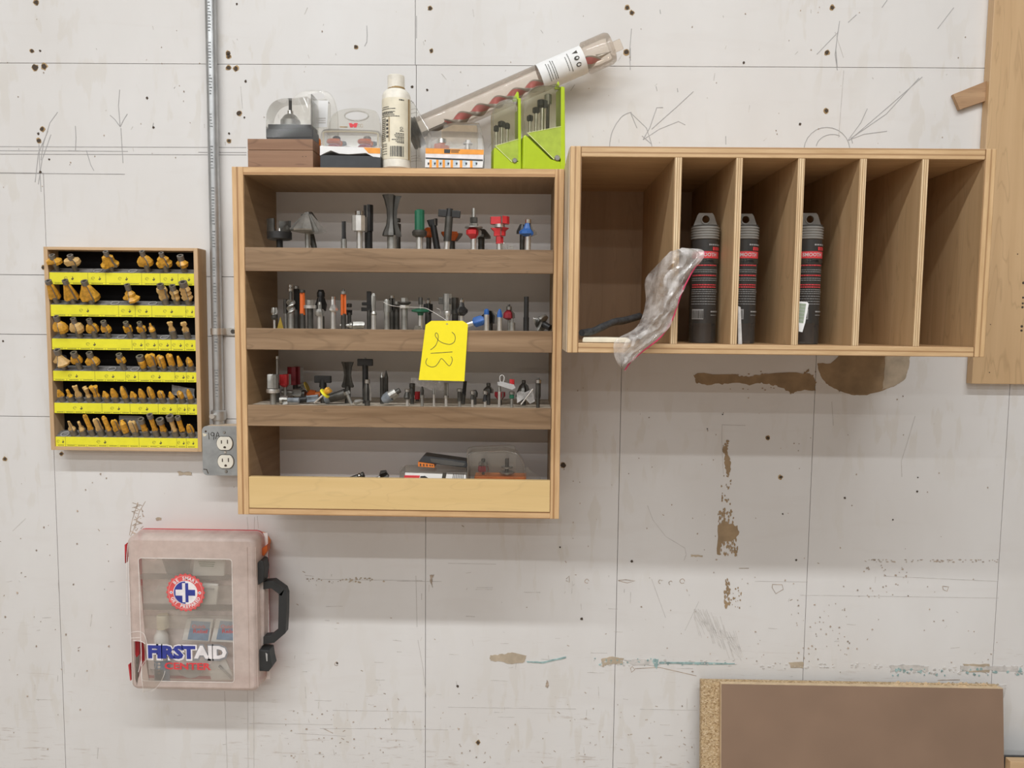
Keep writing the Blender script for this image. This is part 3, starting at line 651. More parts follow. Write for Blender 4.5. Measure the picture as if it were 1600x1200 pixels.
for i, (va, vb) in enumerate(ROWS):
    z1, z0 = Z(190, va, yl), Z(190, vb, yl); RZ.append(z1)
    d = .019; zt_ = z1+d*math.tan(tilt)
    tr = thing if False else None
    mb = MB()
    a, b = rx0+t+.0006, rx1-t-.0006
    vs = [(x, y, z) for x in (a, b) for y, z in ((yl+.0006, z0), (yl+.0006, z1), (yl+d, zt_), (-.0045, zt_), (-.0045, z0+.004))]
    mb.add(vs, [(0, 1, 2, 3, 4), (9, 8, 7, 6, 5)]+[(k, (k+1) % 5, 5+(k+1) % 5, 5+k) for k in range(5)])
    tray = mb.build('tray', 'dustgrey', rk)
    lab = MB().box(a, b, yl, yl+.0005, z0, z1).build('label_strip', 'ylabel', tray)
    # printed cells, little cutter drawings and part-number lines, too small to read in the photo
    mb = MB(); y_ = yl-.0001; pxs = S(yl)
    for (ua, ub, n) in DIV[i]:
        xa_, xb_ = X(ua, va, yl), X(ub, va, yl)
        if ub < 302: mb.box(xb_-.0003, xb_+.0003, y_, yl, z0, z1)
        xm = (xa_+xb_)/2; zm = z0+(z1-z0)*.52
        q = .75 if ub-ua < 18 else 1
        mb.ribbon([(xm+(-.008+.0035*math.cos(k))*q, zm+.0032*math.sin(k)) for k in [j*.75 for j in range(8)]], .0006, y_, .0001)
        mb.ribbon([(xm+(-.0115+.006*j/3)*q, zm+.001*(-1)**j) for j in range(4)], .0005, y_, .0001)
        mb.prism([(xm+.003*q, zm-.001), (xm+.009*q, zm+.001), (xm+.0085*q, zm-.002), (xm+.006*q, zm-.0042), (xm+.004*q, zm-.003)], y_, yl)
        mb.box(xm+.0055*q, xm+.0068*q, y_, yl, zm, zm+.0035)
        for k in range(n):
            xc = xa_+(xb_-xa_)*(k+.5)/n; wd = (xb_-xa_)/n*.32
            if k: mb.box(xa_+(xb_-xa_)*k/n-.0003, xa_+(xb_-xa_)*k/n+.0002, y_, yl, z0, z0+.004)
            x_ = xc-wd
            while x_ < xc+wd: mb.box(x_, x_+.0013, y_, yl, z0+.0015, z0+.0030); x_ += .0018
        mb.box(xa_+.001, xb_-.001, y_, yl, z0+.0040, z0+.0042)
    o = mb.build('label_print', 'inkg', tray); o['kind'] = 'stuff'
    Mt = Matrix.Rotation(tilt, 4, 'X')
    for u in RINGS[i]:
        x = X(u, va-4, yl+.007)
        cz = z1+.007*math.tan(tilt)
        mm = Matrix.Translation((x, yl+.007, cz+.0004)) @ Mt
        MB().rings([[mm @ Vector((r*math.cos(k*math.pi/10), r*math.sin(k*math.pi/10), h)) for k in range(20)] for r, h in ((.0088, 0), (.0088, .0014), (.0072, .0014), (.0072, .0001))], 0, True, False).build('hole_ring', 'ring', tray)
# ---------------------------------------------------------------- router bits
WING = [(0, 1), (28, .99), (60, .95), (92, .88), (108, .44), (176, .38)]
WING = [(a, k) for a, k in WING]+[(a+180, k) for a, k in WING]
def bit(label, u, v, y, els, tilt=0, lean=0, spin=None, group=None, cat='router bit', name='router_bit', zbase=None, hs=1.0, carb=True):
    """els: (part, material, mode, [(radius px, height px), ...]) measured in photo pixels above the foot at (u, v)"""
    s = S(y); p = U(u, v, y)
    if zbase is not None: p.z = zbase+(.0016 if abs(lean) > 2 else 0)
    ph = random.uniform(0, math.pi) if spin is None else spin
    r = thing(name, label, cat, p, group, (math.radians(tilt), math.radians(lean), 0))
    for el in els:
        part, mt, mode, prof = el[:4]
        off = el[4] if len(el) > 4 else (0, 0, 0)
        pr = [(a*s, b*s*hs) for a, b in prof]; mb = MB(); mb.local = True; o3 = (off[0]*s, off[1]*s, off[2]*s*hs)
        if mode == 'w':
            o = mb.lathe(pr, o3, wing=WING, ph=ph).build(part, mt, r, 25)
            if carb and max(a for a, b in prof) >= 6:
                for q in (0, math.pi):
                    t_ = ph+q-.03; ca, sa = math.cos(t_), math.sin(t_); e = MB(); e.local = True
                    vs = []
                    for dn in (0, -.0009):
                        for a, b in pr: vs.append((a*1.02*ca-dn*sa, a*1.02*sa+dn*ca, b))
                        for a, b in reversed(pr): vs.append((a*.62*ca-dn*sa, a*.62*sa+dn*ca, b))
                    n = 2*len(pr)
                    e.add([(x+o3[0], yy+o3[1], zz+o3[2]) for x, yy, zz in vs], [tuple(range(n)), tuple(range(2*n-1, n-1, -1))]+[(k, (k+1) % n, n+(k+1) % n, n+k) for k in range(n)])
                    e.build('carbide_tip', 'shankgrey', r)
        elif mode == 'l': mb.lathe(pr, o3, 14).build(part, mt, r, 35)
        elif mode == 'x': mb.lathe(pr, o3, 6, ph=ph).build(part, mt, r, 20)
        elif mode == 'r':   # hollow ring
            (ra, h0), (rb, h1) = pr
            mb.rings([[(rr_*math.cos(k*math.pi/8)+o3[0], rr_*math.sin(k*math.pi/8)+o3[1], hh_+o3[2]) for k in range(16)] for rr_, hh_ in ((ra, h0), (ra, h1), (rb, h1), (rb, h0+.0005))], 0, True, True).build(part, mt, r, 35)
        elif mode == 'b':   # two-blade block: (half width, z0), (half depth, z1)
            (hw, z0_), (hd, z1_) = pr
            mb.box(-hw+o3[0], hw+o3[0], -hd+o3[1], hd+o3[1], z0_, z1_).build(part, mt, r, bevel=min(hw, hd)*.25)
        elif mode == 'p':   # curved prongs standing on a rim
            (ra, h0), (rb, h1) = pr
            for a0, a1, k in ((200, 262, 1), (300, 345, .55), (40, 110, 1), (130, 170, .7)):
                mb.rings([[(q*math.cos(math.radians(a)), q*math.sin(math.radians(a)), z) for q, z in ((ra, h0), (ra, h0+(h1-h0)*k*(1-.5*abs(j-3)/3*(k < 1))), (rb, h0+(h1-h0)*k*(1-.5*abs(j-3)/3*(k < 1))), (rb, h0))] for j, a in enumerate([a0+(a1-a0)*i/6 for i in range(7)])])
            mb.build(part, mt, r, 35)
        elif mode == 's':   # spiral flute, twisting bar
            rs = []; z0_, z1_ = pr[0][1], pr[-1][1]
            for k in range(17):
                tt = k/16; zz = z0_+(z1_-z0_)*tt; rad = pr[0][0]*(1-tt)+pr[-1][0]*tt; an = tt*math.pi*2.2+ph
                rs.append([(rad*math.cos(an+a)*q, rad*math.sin(an+a)*q, zz) for a, q in [(j*math.pi/5, (1, .8, .45, .6, .9)[j % 5]) for j in range(10)]])
            mb.rings(rs).build(part, mt, r, 40)
    return r
SHK = lambda r, h: ('shank', 'shankgrey', 'l', [(r*.9, 0), (r, .5), (r, h)])
BR = lambda r, h, t, m='shankgrey': ('bearing', m, 'r', [(r, h), (r*.55, h+t)])
ORD = ['first', 'second', 'third', 'fourth', 'fifth', 'sixth', 'seventh', 'eighth', 'ninth', 'tenth', 'eleventh', 'twelfth', 'thirteenth', 'fourteenth', 'fifteenth']
ROWN = ['top', 'second', 'third', 'fourth', 'fifth', 'lowest']
GY = 'yellow router bits standing in the labelled rack'
CW = lambda pr, m='cutyel': ('cutter', m, 'w', pr)
def flange(r, h0, h1, up=.45): return CW([(r*.45, h0), (r*.95, h0+1.5), (r, h0+3), (r*.75, (h0+h1)/2), (r*up, h1)])
Y = []
# top row: wide bits with bearings
Y.append([(91, [SHK(3.6, 15), CW([(5, 11), (12.5, 13), (12.5, 17), (6, 20)]), BR(4.6, 19, 6)], 'broad flat yellow cove bit'),
          (119, [SHK(3.8, 15), CW([(5, 10), (11, 11), (13, 14), (12, 18), (6, 20)], 'cutpale'), BR(4.6, 18, 7)], 'broad dusty yellow cove bit'),
          (176, [SHK(3.6, 10), CW([(5, 7), (13, 9), (14, 12), (9.5, 16), (8.5, 23), (5, 25)]), BR(4, 24, 7)], 'bell-shaped yellow bit'),
          (232, [SHK(4.4, 12), CW([(5, 9), (12, 12), (12.5, 17), (9, 22), (5, 25)]), BR(4, 25, 7)], 'egg-shaped yellow bit'),
          (261, [SHK(4.4, 12), CW([(5, 8), (11.5, 10), (12.5, 15), (9, 17), (9, 21), (5, 24)]), BR(3.8, 24, 6)], 'stepped yellow ogee bit'),
          (289, [SHK(4.4, 12), CW([(5, 8), (9, 10), (10.5, 15), (5, 19)]), BR(5, 19, 7)], 'short yellow ogee bit')])
Y.append([(90, [SHK(4.6, 10), CW([(6, 8), (9, 9), (9.5, 12), (5, 31)], 'cutyel'), BR(5, 31, 5)], 'narrow yellow chamfer cone bit'),
          (116, [SHK(4.6, 9), CW([(6, 7), (11.5, 8), (11.5, 11), (4.5, 31)]), BR(4.6, 31, 6)], 'medium yellow chamfer cone bit'),
          (145, [SHK(5.2, 8), CW([(6, 5), (15, 8), (15.5, 13), (6, 30)]), BR(5.2, 30, 6)], 'widest yellow chamfer cone bit'),
          (209, [SHK(4, 8), CW([(5, 5), (14, 8), (14.5, 11), (9, 14), (8.5, 18), (4, 22)]), BR(4.4, 23, 8)], 'wide yellow ogee bit like a spinning top'),
          (260, [SHK(5.6, 10), CW([(7, 9), (8, 12), (6.5, 17), (8.5, 22), (7.5, 26)], 'cutpale'), BR(5.2, 26, 6)], 'tall waisted yellow bit'),
          (278, [SHK(5.2, 9), CW([(6, 8), (7.5, 11), (6, 15), (8, 20), (6, 23)], 'cutpale'), BR(4.8, 23, 7)], 'tall beaded yellow bit'),
          (296, [SHK(5.4, 9), CW([(7, 8), (9.5, 12), (7, 15), (9, 18), (7, 21), (9, 24), (6, 29)], 'cutpale'), BR(6.2, 29, 7)], 'tallest triple-beaded yellow bit')])
Y.append([(101, [SHK(4.6, 12), CW([(6, 9), (12, 11), (13, 16), (10, 22), (5, 26)]), BR(4.2, 27, 7)], 'large domed yellow round-over bit'),
          (126, [SHK(5, 12), CW([(6, 9), (11, 11), (12, 16), (9, 22), (4, 24)], 'cutpale'), BR(4.2, 24, 7)], 'medium domed yellow round-over bit'),
          (150, [SHK(4.6, 12), CW([(5, 9), (9.5, 11), (10, 15), (8, 20), (4, 23)]), BR(4, 23, 7)], 'small domed yellow round-over bit'),
          (171, [SHK(4, 11), CW([(4, 10), (8, 11), (8.5, 15), (6, 20)]), BR(4.2, 20, 7)], 'small yellow cove bit'),
          (205, [SHK(4.4, 11), CW([(4.5, 10), (6.5, 11), (6.5, 19), (4, 20)]), BR(4, 20, 6)], 'short square yellow bit'),
          (226, [SHK(4.6, 11), CW([(4.5, 10), (7, 12), (7, 18), (4, 20)]), BR(3.8, 20, 6)], 'short square yellow bit with a bent wing'),
          (242, [SHK(4.4, 13), CW([(5, 12), (6.8, 14), (6, 17), (2.6, 20), (1.6, 24)])], 'small pointed yellow bit'),
          (273, [SHK(5.2, 13), CW([(5, 12), (5, 15), (3, 20), (4.6, 26), (3, 27)], 'cutpale')], 'waisted yellow dovetail bit'),
          (294, [SHK(5.2, 12), CW([(4.5, 10), (5.5, 15), (2.5, 20), (5, 23), (4.5, 26), (2, 27)], 'cutpale')], 'waisted yellow keyhole bit')])
Y.append([(102, [SHK(4.6, 12), CW([(5, 9), (14, 11), (15, 14), (9, 19), (4, 25)], 'cutpale'), BR(5, 26, 7)], 'very wide yellow panel bit'),
          (126, [SHK(4.4, 13), CW([(5, 11), (8.5, 13), (9, 17), (7, 22)]), BR(5, 22, 7)], 'round yellow bead bit'),
          (150, [SHK(4.8, 12), CW([(5, 9), (11, 11), (11.5, 15), (8, 19), (4, 22)]), BR(4.8, 22, 7)], 'wide yellow flared bit'),
          (195, [SHK(4.2, 14), CW([(4, 12), (7.5, 14), (7.5, 19), (5, 22)]), BR(4.6, 21, 6)], 'small round yellow bit'),
          (226, [SHK(5, 8), CW([(6, 6), (7.5, 10), (7, 17)]), BR(5.6, 17, 7)], 'squat yellow bit capped by a ring'),
          (242, [SHK(5.6, 9), CW([(6, 8), (7.8, 11), (7.8, 25), (5, 27)])], 'thick straight yellow bit'),
          (257, [SHK(5.2, 7), CW([(5.5, 6), (6.4, 9), (6.4, 23), (4, 25)])], 'medium straight yellow bit'),
          (272, [SHK(5.2, 10), CW([(5, 9), (5.6, 11), (5.4, 26), (3, 28)])], 'slim straight yellow bit'),
          (285, [SHK(5.2, 10), CW([(5, 9), (5.8, 11), (4.6, 17), (2.5, 24)])], 'short yellow V-shaped bit'),
          (300, [SHK(5.4, 10), CW([(5, 9), (6, 11), (5.8, 17), (2.5, 22)])], 'stubby yellow round-nose bit')])
def r5(kind):
    return {'cone': CW([(4.5, 8), (5.6, 10), (4.4, 14), (1.5, 20)]), 'thin': CW([(4.6, 8), (5.4, 10), (3.2, 13), (2.6, 20)]), 'tall': CW([(4.8, 9), (5.4, 12), (3, 18), (4, 27)], 'cutpale'),
            'dove': CW([(4.6, 8), (5, 10), (3.4, 14), (5.4, 24)], 'cutpale'), 'dove2': CW([(4.6, 8), (5.2, 11), (3.8, 15), (7, 26), (5, 27)]), 'nose': CW([(5.4, 8), (5.8, 11), (3.6, 15), (2, 18)]),
            'core': CW([(5.4, 9), (5.8, 12), (4.6, 18), (2, 23)]), 'core2': CW([(5.4, 9), (6, 13), (5.6, 21), (3, 26)]), 'round': CW([(5, 9), (6, 12), (5, 18), (2.4, 20)])}[kind]
for row, lst in ((4, [(99, 'cone'), (113, 'thin'), (127, 'tall'), (142, 'dove'), (155, 'dove2'), (169, 'nose'), (183, 'core'), (199, 'core2'), (212, 'nose'), (226, 'core'), (241, 'core2'), (256, 'round'), (271, 'nose'), (286, 'round'), (300, 'core')]),):
    nm = {'cone': 'small pointed yellow cone bit', 'thin': 'small thin-tipped yellow bit', 'tall': 'tall waisted yellow bit', 'dove': 'yellow dovetail bit', 'dove2': 'large yellow dovetail bit', 'nose': 'short yellow point bit', 'core': 'yellow core-box bit', 'core2': 'tall yellow core-box bit', 'round': 'stubby rounded yellow bit'}
    Y.append([(u, [SHK(5.3, 9), r5(k)], nm[k]) for u, k in lst])
def straight(w, h, m='cutyel', top=None): return CW([(w+.6, 10), (w+1, 13), (w, 15), (w, h-2), (w*.7, h)], m)
Y.append([(117, [SHK(5.6, 10), CW([(5.5, 9), (6, 12), (3, 16), (2, 25)], 'cutpale')], 'slender-tipped yellow bit'), (132, [SHK(5.6, 10), CW([(5.5, 9), (5.8, 12), (3, 16), (3, 24)], 'cutpale')], 'small thin yellow bit'),
          (146, [SHK(5, 11), straight(3.6, 37)], 'very tall slim yellow bit'), (160, [SHK(5.6, 11), straight(5, 30, 'cutpale')], 'thick plain yellow bit'), (174, [SHK(5.4, 11), straight(4.6, 34)], 'tall slotted yellow bit'),
          (187, [SHK(5.4, 9), straight(5, 28)], 'medium slotted yellow bit'), (200, [SHK(5.8, 7), CW([(6, 8), (7, 13), (6.8, 24), (4, 27)])], 'fat rounded yellow bit'), (214, [SHK(5.6, 8), CW([(5, 7), (6.4, 12), (6.2, 24), (5, 26)], 'cutpale')], 'fat square yellow bit'),
          (230, [SHK(5.6, 10), straight(4.2, 24), BR(5, 24, 7)], 'short yellow flush-trim bit with a ring on top'), (246, [SHK(5.4, 11), straight(3.8, 33), BR(4.6, 33, 6)], 'tallest yellow flush-trim bit'),
          (259, [SHK(5.8, 10), straight(4.6, 24), BR(6, 24, 7)], 'yellow flush-trim bit with a wide ring'), (276, [SHK(5.6, 11), straight(4.4, 30, 'cutpale'), BR(5.8, 30, 7)], 'tall dusty yellow flush-trim bit'),
          (288, [SHK(5.2, 8), straight(3.8, 31), BR(4.2, 31, 5)], 'slim yellow flush-trim bit'), (301, [SHK(5.4, 9), CW([(5.4, 8), (6, 12), (4.5, 19), (2.4, 22)])], 'stubby yellow bit')])
for i, row in enumerate(Y):
    for j, (u, els, nm) in enumerate(row):
        y_ = yl+.0075
        vb = ROWS[i][0]+(u-190)*.012-2.5
        bit('%s, %s from left, %s pine rack row' % (nm, ORD[j], ROWN[i]), u, vb, y_, els, tilt=33, group=GY, hs=1.13, spin=math.radians(128+random.uniform(-55, 40)), zbase=RZ[i]+.0075*math.tan(tilt)-.0008)
# a loose clear bag lying over the right end of the fifth row, a grey card behind the lowest row
def sheet(name, pts, y, mat, label, cat, th=.0006):
    c = U(pts[0][0], pts[0][1], y); r = thing(name, label, cat, (c.x, y, c.z)); MB().prism(PX(pts, y), y, y+th).build('sheet', mat, r); return r
r = thing('small_clear_bag', 'crumpled clear bag behind the bits at the right of the fifth rack row', 'bag', U(290, 606, -.016)); mb = MB()
rs = [[(U(272+40*k/8-3, 601+j*5+k*.8+random.uniform(-.6, .6), -.016).x, -.016+random.uniform(-.002, .001), U(272+40*k/8, 601+j*4+k*1.0+random.uniform(-.6, .6), -.016).z) for k in range(8)] for j in range(5)]
mb.rings(rs, close=False, caps=False).build('film', 'bag', r, 60)
sheet('grey_card', [(186, 649), (222, 650), (222, 672), (186, 671)], -.0075, 'ring', 'small grey card standing behind the lowest row of yellow bits', 'card')
# ---------------------------------------------------------------- bits in the oak cabinet
def cbit(row, u, y, els, label, tilt=0, lean=0, cat='router bit', name='router_bit', group=None, **k):
    vl = (388.5, 515, 635.5)[row]+(u-620)*.006; s = S(y)
    p = U(u, vl, y); d = (p.z-SH[row])/s
    E = []
    for el in els:
        pr = [(a, b if b == 0 else b+d) for a, b in el[3]]
        E.append((el[0], el[1], el[2], pr)+tuple(el[4:]))
    g = group or ('router bits on the %s shelf of the oak cabinet' % ('top', 'middle', 'lower')[row])
    return bit(label, u, vl, y, E, tilt, lean, group=g, cat=cat, name=name, zbase=SH[row]+.0002, **k)
sk = lambda r, h, m='steel': ('shank', m, 'l', [(r, 0), (r, h)])
be = lambda r, a, b, m='chrome': ('bearing', m, 'l', [(r*.8, a), (r, a+.6), (r, b-.6), (r*.8, b)])
nut = lambda r, a, b, m='darksteel': ('nut', m, 'x', [(r, a), (r, b)])
c = lambda m, pr, mode='w', nm='cutter', off=(0, 0, 0): (nm, m, mode, pr, off)
yf, ym, yk = -.168, -.130, -.075
# top shelf
cbit(0, 437, yf, [sk(5, 13, 'blacksteel'), c('blacksteel', [(16, 12), (19, 13.5), (19, 24)], 'l'), c('darksteel', [(18.8, 23.5), (15.5, 43)], 'p', 'rim_teeth'), c('steel', [(3, 20), (1, 30)], 'l', 'centre_spur')], 'wide black cup-shaped forstner bit at the left end of the top shelf')
cbit(0, 481, -.158, [sk(4.2, 24, 'midsteel'), c('midsteel', [(8, 22), (27, 25), (28, 27), (8, 50), (6, 52)])], 'large grey umbrella-shaped panel bit on the top shelf', spin=.5)
cbit(0, 492, ym, [sk(4.4, 26, 'darksteel'), c('darksteel', [(6, 26), (16, 40), (10, 53)])], 'dark leaning bit behind the grey umbrella-shaped bit', lean=-12)
cbit(0, 537.5, yf, [sk(4.6, 14, 'midsteel'), c('blacksteel', [(4, 14), (3.6, 18), (3.6, 41)])], 'thin dark straight bit standing alone on the top shelf')
cbit(0, 562, yf, [sk(4.8, 27, 'steel'), c('steel', [(14, 26), (14, 49)]), be(7, 50, 57)], 'square silver flush-trim bit with a chrome bearing on the top shelf', spin=.9)
cbit(0, 576, ym, [sk(6, 30, 'blacksteel'), c('blacksteel', [(8, 26), (8.5, 66)]), be(5, 14, 22, 'midsteel')], 'tall black straight bit behind the square silver bit')
cbit(0, 612.5, yf, [sk(7.6, 20, 'midsteel'), c('darksteel', [(12, 18), (15, 19), (14, 24), (9, 36), (7.5, 47), (8.5, 60), (12, 74), (15, 81)])], 'tall hourglass-shaped bit, the tallest on the top shelf', spin=.3, carb=False)
cbit(0, 622, yk, [sk(4, 20, 'darksteel'), c('darksteel', [(5, 20), (5, 38)]), be(4, 40, 46, 'darksteel')], 'small dark bit half hidden behind the hourglass bit')
cbit(0, 655.5, yf, [sk(5.4, 20), c('darksteel', [(6, 17), (11, 20), (12, 25), (10, 28)], 'l', 'collar'), c('green', [(9.5, 28), (9.5, 58), (8, 59)])], 'green cylindrical bit with a slanted top on the top shelf', spin=1.2, carb=False)
cbit(0, 670, yk, [sk(4, 18, 'darksteel'), c('orange', [(5, 17), (14, 19), (15, 25), (6, 32)])], 'orange cutter partly hidden behind the green bit')
cbit(0, 698, yf, [sk(4.6, 12), c('darksteel', [(6, 10), (6, 48)], 'l', 'collar'), c('blacksteel', [(17, 47), (3, 58)], 'b'), c('blacksteel', [(6, 45), (5, 60)], 'l', 'hub')], 'black forstner bit with a T-shaped head on the top shelf', lean=4)
cbit(0, 684, ym, [sk(5, 36, 'blacksteel'), c('blacksteel', [(7, 34), (9, 44)], 'w')], 'short black bit leaning left behind the T-shaped forstner bit', lean=-10)
cbit(0, 706, yk, [sk(5, 13, 'darksteel'), c('orange', [(9, 12), (14, 17), (18, 22), (18, 25)], 'w')], 'orange cove cutter behind the T-shaped forstner bit')
cbit(0, 740, yf, [sk(4.6, 16), c('red', [(4, 14), (8, 19), (12, 22), (12, 28), (7, 32)]), c('midsteel', [(14, 32), (14, 34)], 'l', 'slot_blade'), nut(7, 34, 39, 'midsteel'), nut(6, 40, 48), c('midsteel', [(3.2, 48), (2.8, 62)], 'l', 'arbor')], 'red cutter with stacked nuts and a tall arbor on the top shelf')
cbit(0, 752, yk, [sk(5, 18, 'darksteel'), c('darksteel', [(18, 17), (18, 21), (8, 30)])], 'dark flared cutter behind the red arbor cutter')
cbit(0, 780.5, yf, [sk(4.8, 9), nut(6, 8, 19, 'red'), c('red', [(10, 20), (10, 27), (15, 31), (15.5, 32)]), c('steel', [(8, 33), (8, 38)], 'l', 'spacer'), c('red', [(16, 38), (16, 49)])], 'stacked red two-disc rail cutter on the top shelf')
cbit(0, 824.5, yf, [sk(4.8, 22), c('blue', [(5, 19), (14.5, 23), (14.5, 27), (8, 31), (5, 39)]), be(4.8, 39, 46)], 'blue cove bit with a chrome bearing at the right end of the top shelf', spin=.4)
cbit(0, 816, ym, [sk(4, 22, 'darksteel'), c('blacksteel', [(9, 23), (9, 28), (4, 38)])], 'black cutter just behind the blue cove bit')
def plasticbit(row, u, pts, label, y=-.175):
    v0 = (388.5, 515, 635.5)[row]; c_ = U(u, v0, y); r = thing('clear_sleeve', label, 'plastic sleeve', (c_.x, y, SH[row]+.0004))
    zz = [p[1] for p in PX(pts, y)]; dz = SH[row]+.0006-min(zz)
    MB().prism([(a, b+dz) for a, b in PX(pts, y)], y, y+.012).build('sleeve', 'cleartop', r, bevel=.0008)
plasticbit(0, 786, [(781, 378), (790, 378), (793, 390), (783, 391)], 'small clear plastic sleeve beside the stacked red cutter')
plasticbit(0, 797, [(793, 383), (802, 383), (802, 391), (794, 391)], 'tiny clear plastic cap right of the clear sleeve')
# middle shelf
cbit(1, 429, yf, [sk(1.9, 16), c('darksteel', [(3, 14), (5.2, 17), (5.2, 21)], 'l', 'collar'), be(4.6, 21, 24), c('midsteel', [(4.6, 24), (5, 27), (4, 33)], 'w')], 'small ball-topped bit at the left end of the middle shelf')
r = thing('mustard_tag', 'mustard yellow paper tag leaning at the left of the middle shelf', 'tag', (X(437, 500, -.14), -.14, SH[1])); p_ = PX([(433, 517), (438, 495), (443, 517)], -.14); MB().prism([(a, max(b, SH[1]+.0005)) for a, b in p_], -.14, -.1385).build('card', 'mustard', r)
cbit(1, 455, yf, [sk(4.6, 30, 'midsteel'), c('midsteel', [(6.5, 24), (7.5, 45)], 's'), c('darksteel', [(3, 44), (2.6, 58)], 'l', 'arbor'), be(4, 58, 63), be(3.8, 64, 69)], 'tall spiral bit topped by two chrome bearings', carb=False)
cbit(1, 447, ym, [sk(3, 24, 'midsteel'), c('darksteel', [(4, 24), (4, 46)])], 'thin dark bit left of the tall spiral bit')
cbit(1, 464, ym, [sk(4.4, 30, 'darksteel'), c('blacksteel', [(4.8, 28), (4.8, 62)]), be(4, 62, 67, 'midsteel')], 'tall black flush-trim bit right of the spiral bit')
cbit(1, 473, yf, [sk(4.4, 24, 'darksteel'), c('orange', [(5, 22), (4.6, 26), (4.2, 56)]), be(4.4, 56, 61, 'darksteel')], 'left one of the two tall orange straight bits, on the middle shelf', carb=False)
cbit(1, 485, yf, [sk(4.6, 32, 'darksteel'), c('steel', [(10, 32), (10, 37)], 'l', 'slot_blade'), nut(5, 38, 45, 'midsteel')], 'dark slot cutter with a shiny disc right of the left orange bit')
cbit(1, 502, ym, [sk(5, 30, 'darksteel'), c('blacksteel', [(9, 28), (11, 38), (6, 50)]), c('blacksteel', [(6, 50), (6.2, 56), (4, 61)], 'l', 'head')], 'black bit with a domed head in the middle shelf crowd')
cbit(1, 500, yf, [sk(4.6, 22), c('midsteel', [(7, 20), (8, 22), (8, 27), (5, 31)]), nut(3, 31, 38, 'midsteel'), ('shank_end', 'midsteel', 'l', [(3, 38), (2.4, 42)])], 'silver flanged bit in front of the domed black bit')
cbit(1, 521, yf, [sk(4.4, 28), c('steel', [(4, 26), (9.5, 29), (9.5, 32), (4.5, 38), (4, 46)]), be(4, 46, 51)], 'bright silver cove bit on the middle shelf')
cbit(1, 537, yf, [sk(4, 24, 'darksteel'), c('orange', [(4.6, 22), (4.4, 26), (4.2, 54)]), be(4.6, 54, 59, 'midsteel'), ('screw', 'darksteel', 'l', [(2, 59), (1.4, 63)])], 'right one of the two tall orange straight bits, on the middle shelf', carb=False)
cbit(1, 546, ym, [sk(3, 26, 'darksteel'), c('blacksteel', [(4.4, 22), (4.6, 30)]), be(4, 34, 40, 'darksteel')], 'small black bearing bit right of the right orange bit')
def lying(row, u, v, y, els, label, ang, cat='router bit', name='router_bit', yaw=0):
    """a bit lying down: its axis in the wall plane at angle ang from +x"""
    s = S(y); p = U(u, v, y)
    r = thing(name, label, cat, p, 'router bits on the %s shelf of the oak cabinet' % ('top', 'middle', 'lower')[row], (math.radians(yaw), math.radians(90-ang), 0))
    for el in els:
        part, mt, mode, prof = el[:4]; pr = [(a*s, b*s) for a, b in prof]; mb = MB(); mb.local = True
        off = Vector(el[4])*s if len(el) > 4 else Vector((0, 0, 0))
        if mode == 'w': mb.lathe(pr, off, wing=WING, ph=random.random()*3)
        elif mode == 'b': mb.box(-pr[0][0]+off.x, pr[0][0]+off.x, -pr[1][0], pr[1][0], pr[0][1]+off.z, pr[1][1]+off.z)
        else: mb.lathe(pr, off, 6 if mode == 'x' else 14)
        mb.build(part, mt, r, 35)
    return r
lying(1, 546, 508.5, -.165, [c('midsteel', [(4, 0), (5, 2), (5, 5)], 'l', 'collar'), c('midsteel', [(6.5, 6), (6.5, 20), (5, 24)]), ('shank', 'midsteel', 'l', [(3, -14), (3, 0)])], 'silver bit lying on its side at the middle shelf edge', 2)
cbit(1, 577, ym, [sk(3.6, 30, 'darksteel'), c('blacksteel', [(3.4, 28), (2.6, 59)], 'b'), c('blacksteel', [(9, 28), (3, 34)], 'b', 'lower_blade', (-3, 0, 0)), c('blacksteel', [(8, 37), (3, 42)], 'b', 'upper_blade', (-3, 0, 0))], 'tall black scraper-like cutter on the middle shelf')
cbit(1, 584, yf, [sk(4.4, 22), c('midsteel', [(4, 21), (5, 24), (3.5, 28)], 'l', 'collar'), c('midsteel', [(3, 28), (4, 40), (4, 52), (2, 56)])], 'silver-shanked bit with a pointed grey tip', carb=False)
cbit(1, 604.5, yf, [sk(4.4, 28, 'midsteel'), c('midsteel', [(5.4, 27), (5.4, 44), (3, 47)])], 'worn grey straight bit left of the twisted wire')
cbit(1, 612.5, ym, [sk(4, 30, 'darksteel'), c('darksteel', [(5, 28), (4.8, 48)]), be(4, 48, 53, 'chrome')], 'dark bearing bit just behind the worn grey straight bit')
cbit(1, 620, ym, [sk(4.4, 32, 'darksteel'), c('darksteel', [(4, 30), (5, 38)]), be(5, 38, 44, 'midsteel')], 'dark bit with a wide worn bearing on the middle shelf')
cbit(1, 632, yf, [sk(5, 33, 'midsteel'), ('nut', 'steel', 'x', [(8.5, 33), (8.5, 38)]), c('darksteel', [(6, 38), (10, 41), (10, 43)], 'l', 'washer'), c('midsteel', [(6, 43), (6, 49)], 'x', 'top_nut')], 'thick shank with washers and a hexagonal top nut')
cbit(1, 657, yf, [sk(4, 26), c('green', [(4, 22), (5, 26), (14, 28), (14, 31), (4, 33)], 'l', 'disc'), c('midsteel', [(2.2, 32), (2.2, 40)], 'l', 'arbor'), nut(3.2, 39, 50)], 'green disc cutter on a silver shank left of the yellow tag')
cbit(1, 652.5, -.182, [c('midsteel', [(6, 0), (6.5, 3)], 'x', 'base'), c('midsteel', [(5, 3), (5, 6)], 'x', 'rim')], 'small loose grey nut at the shelf edge left of the yellow tag', cat='nut', name='loose_nut')
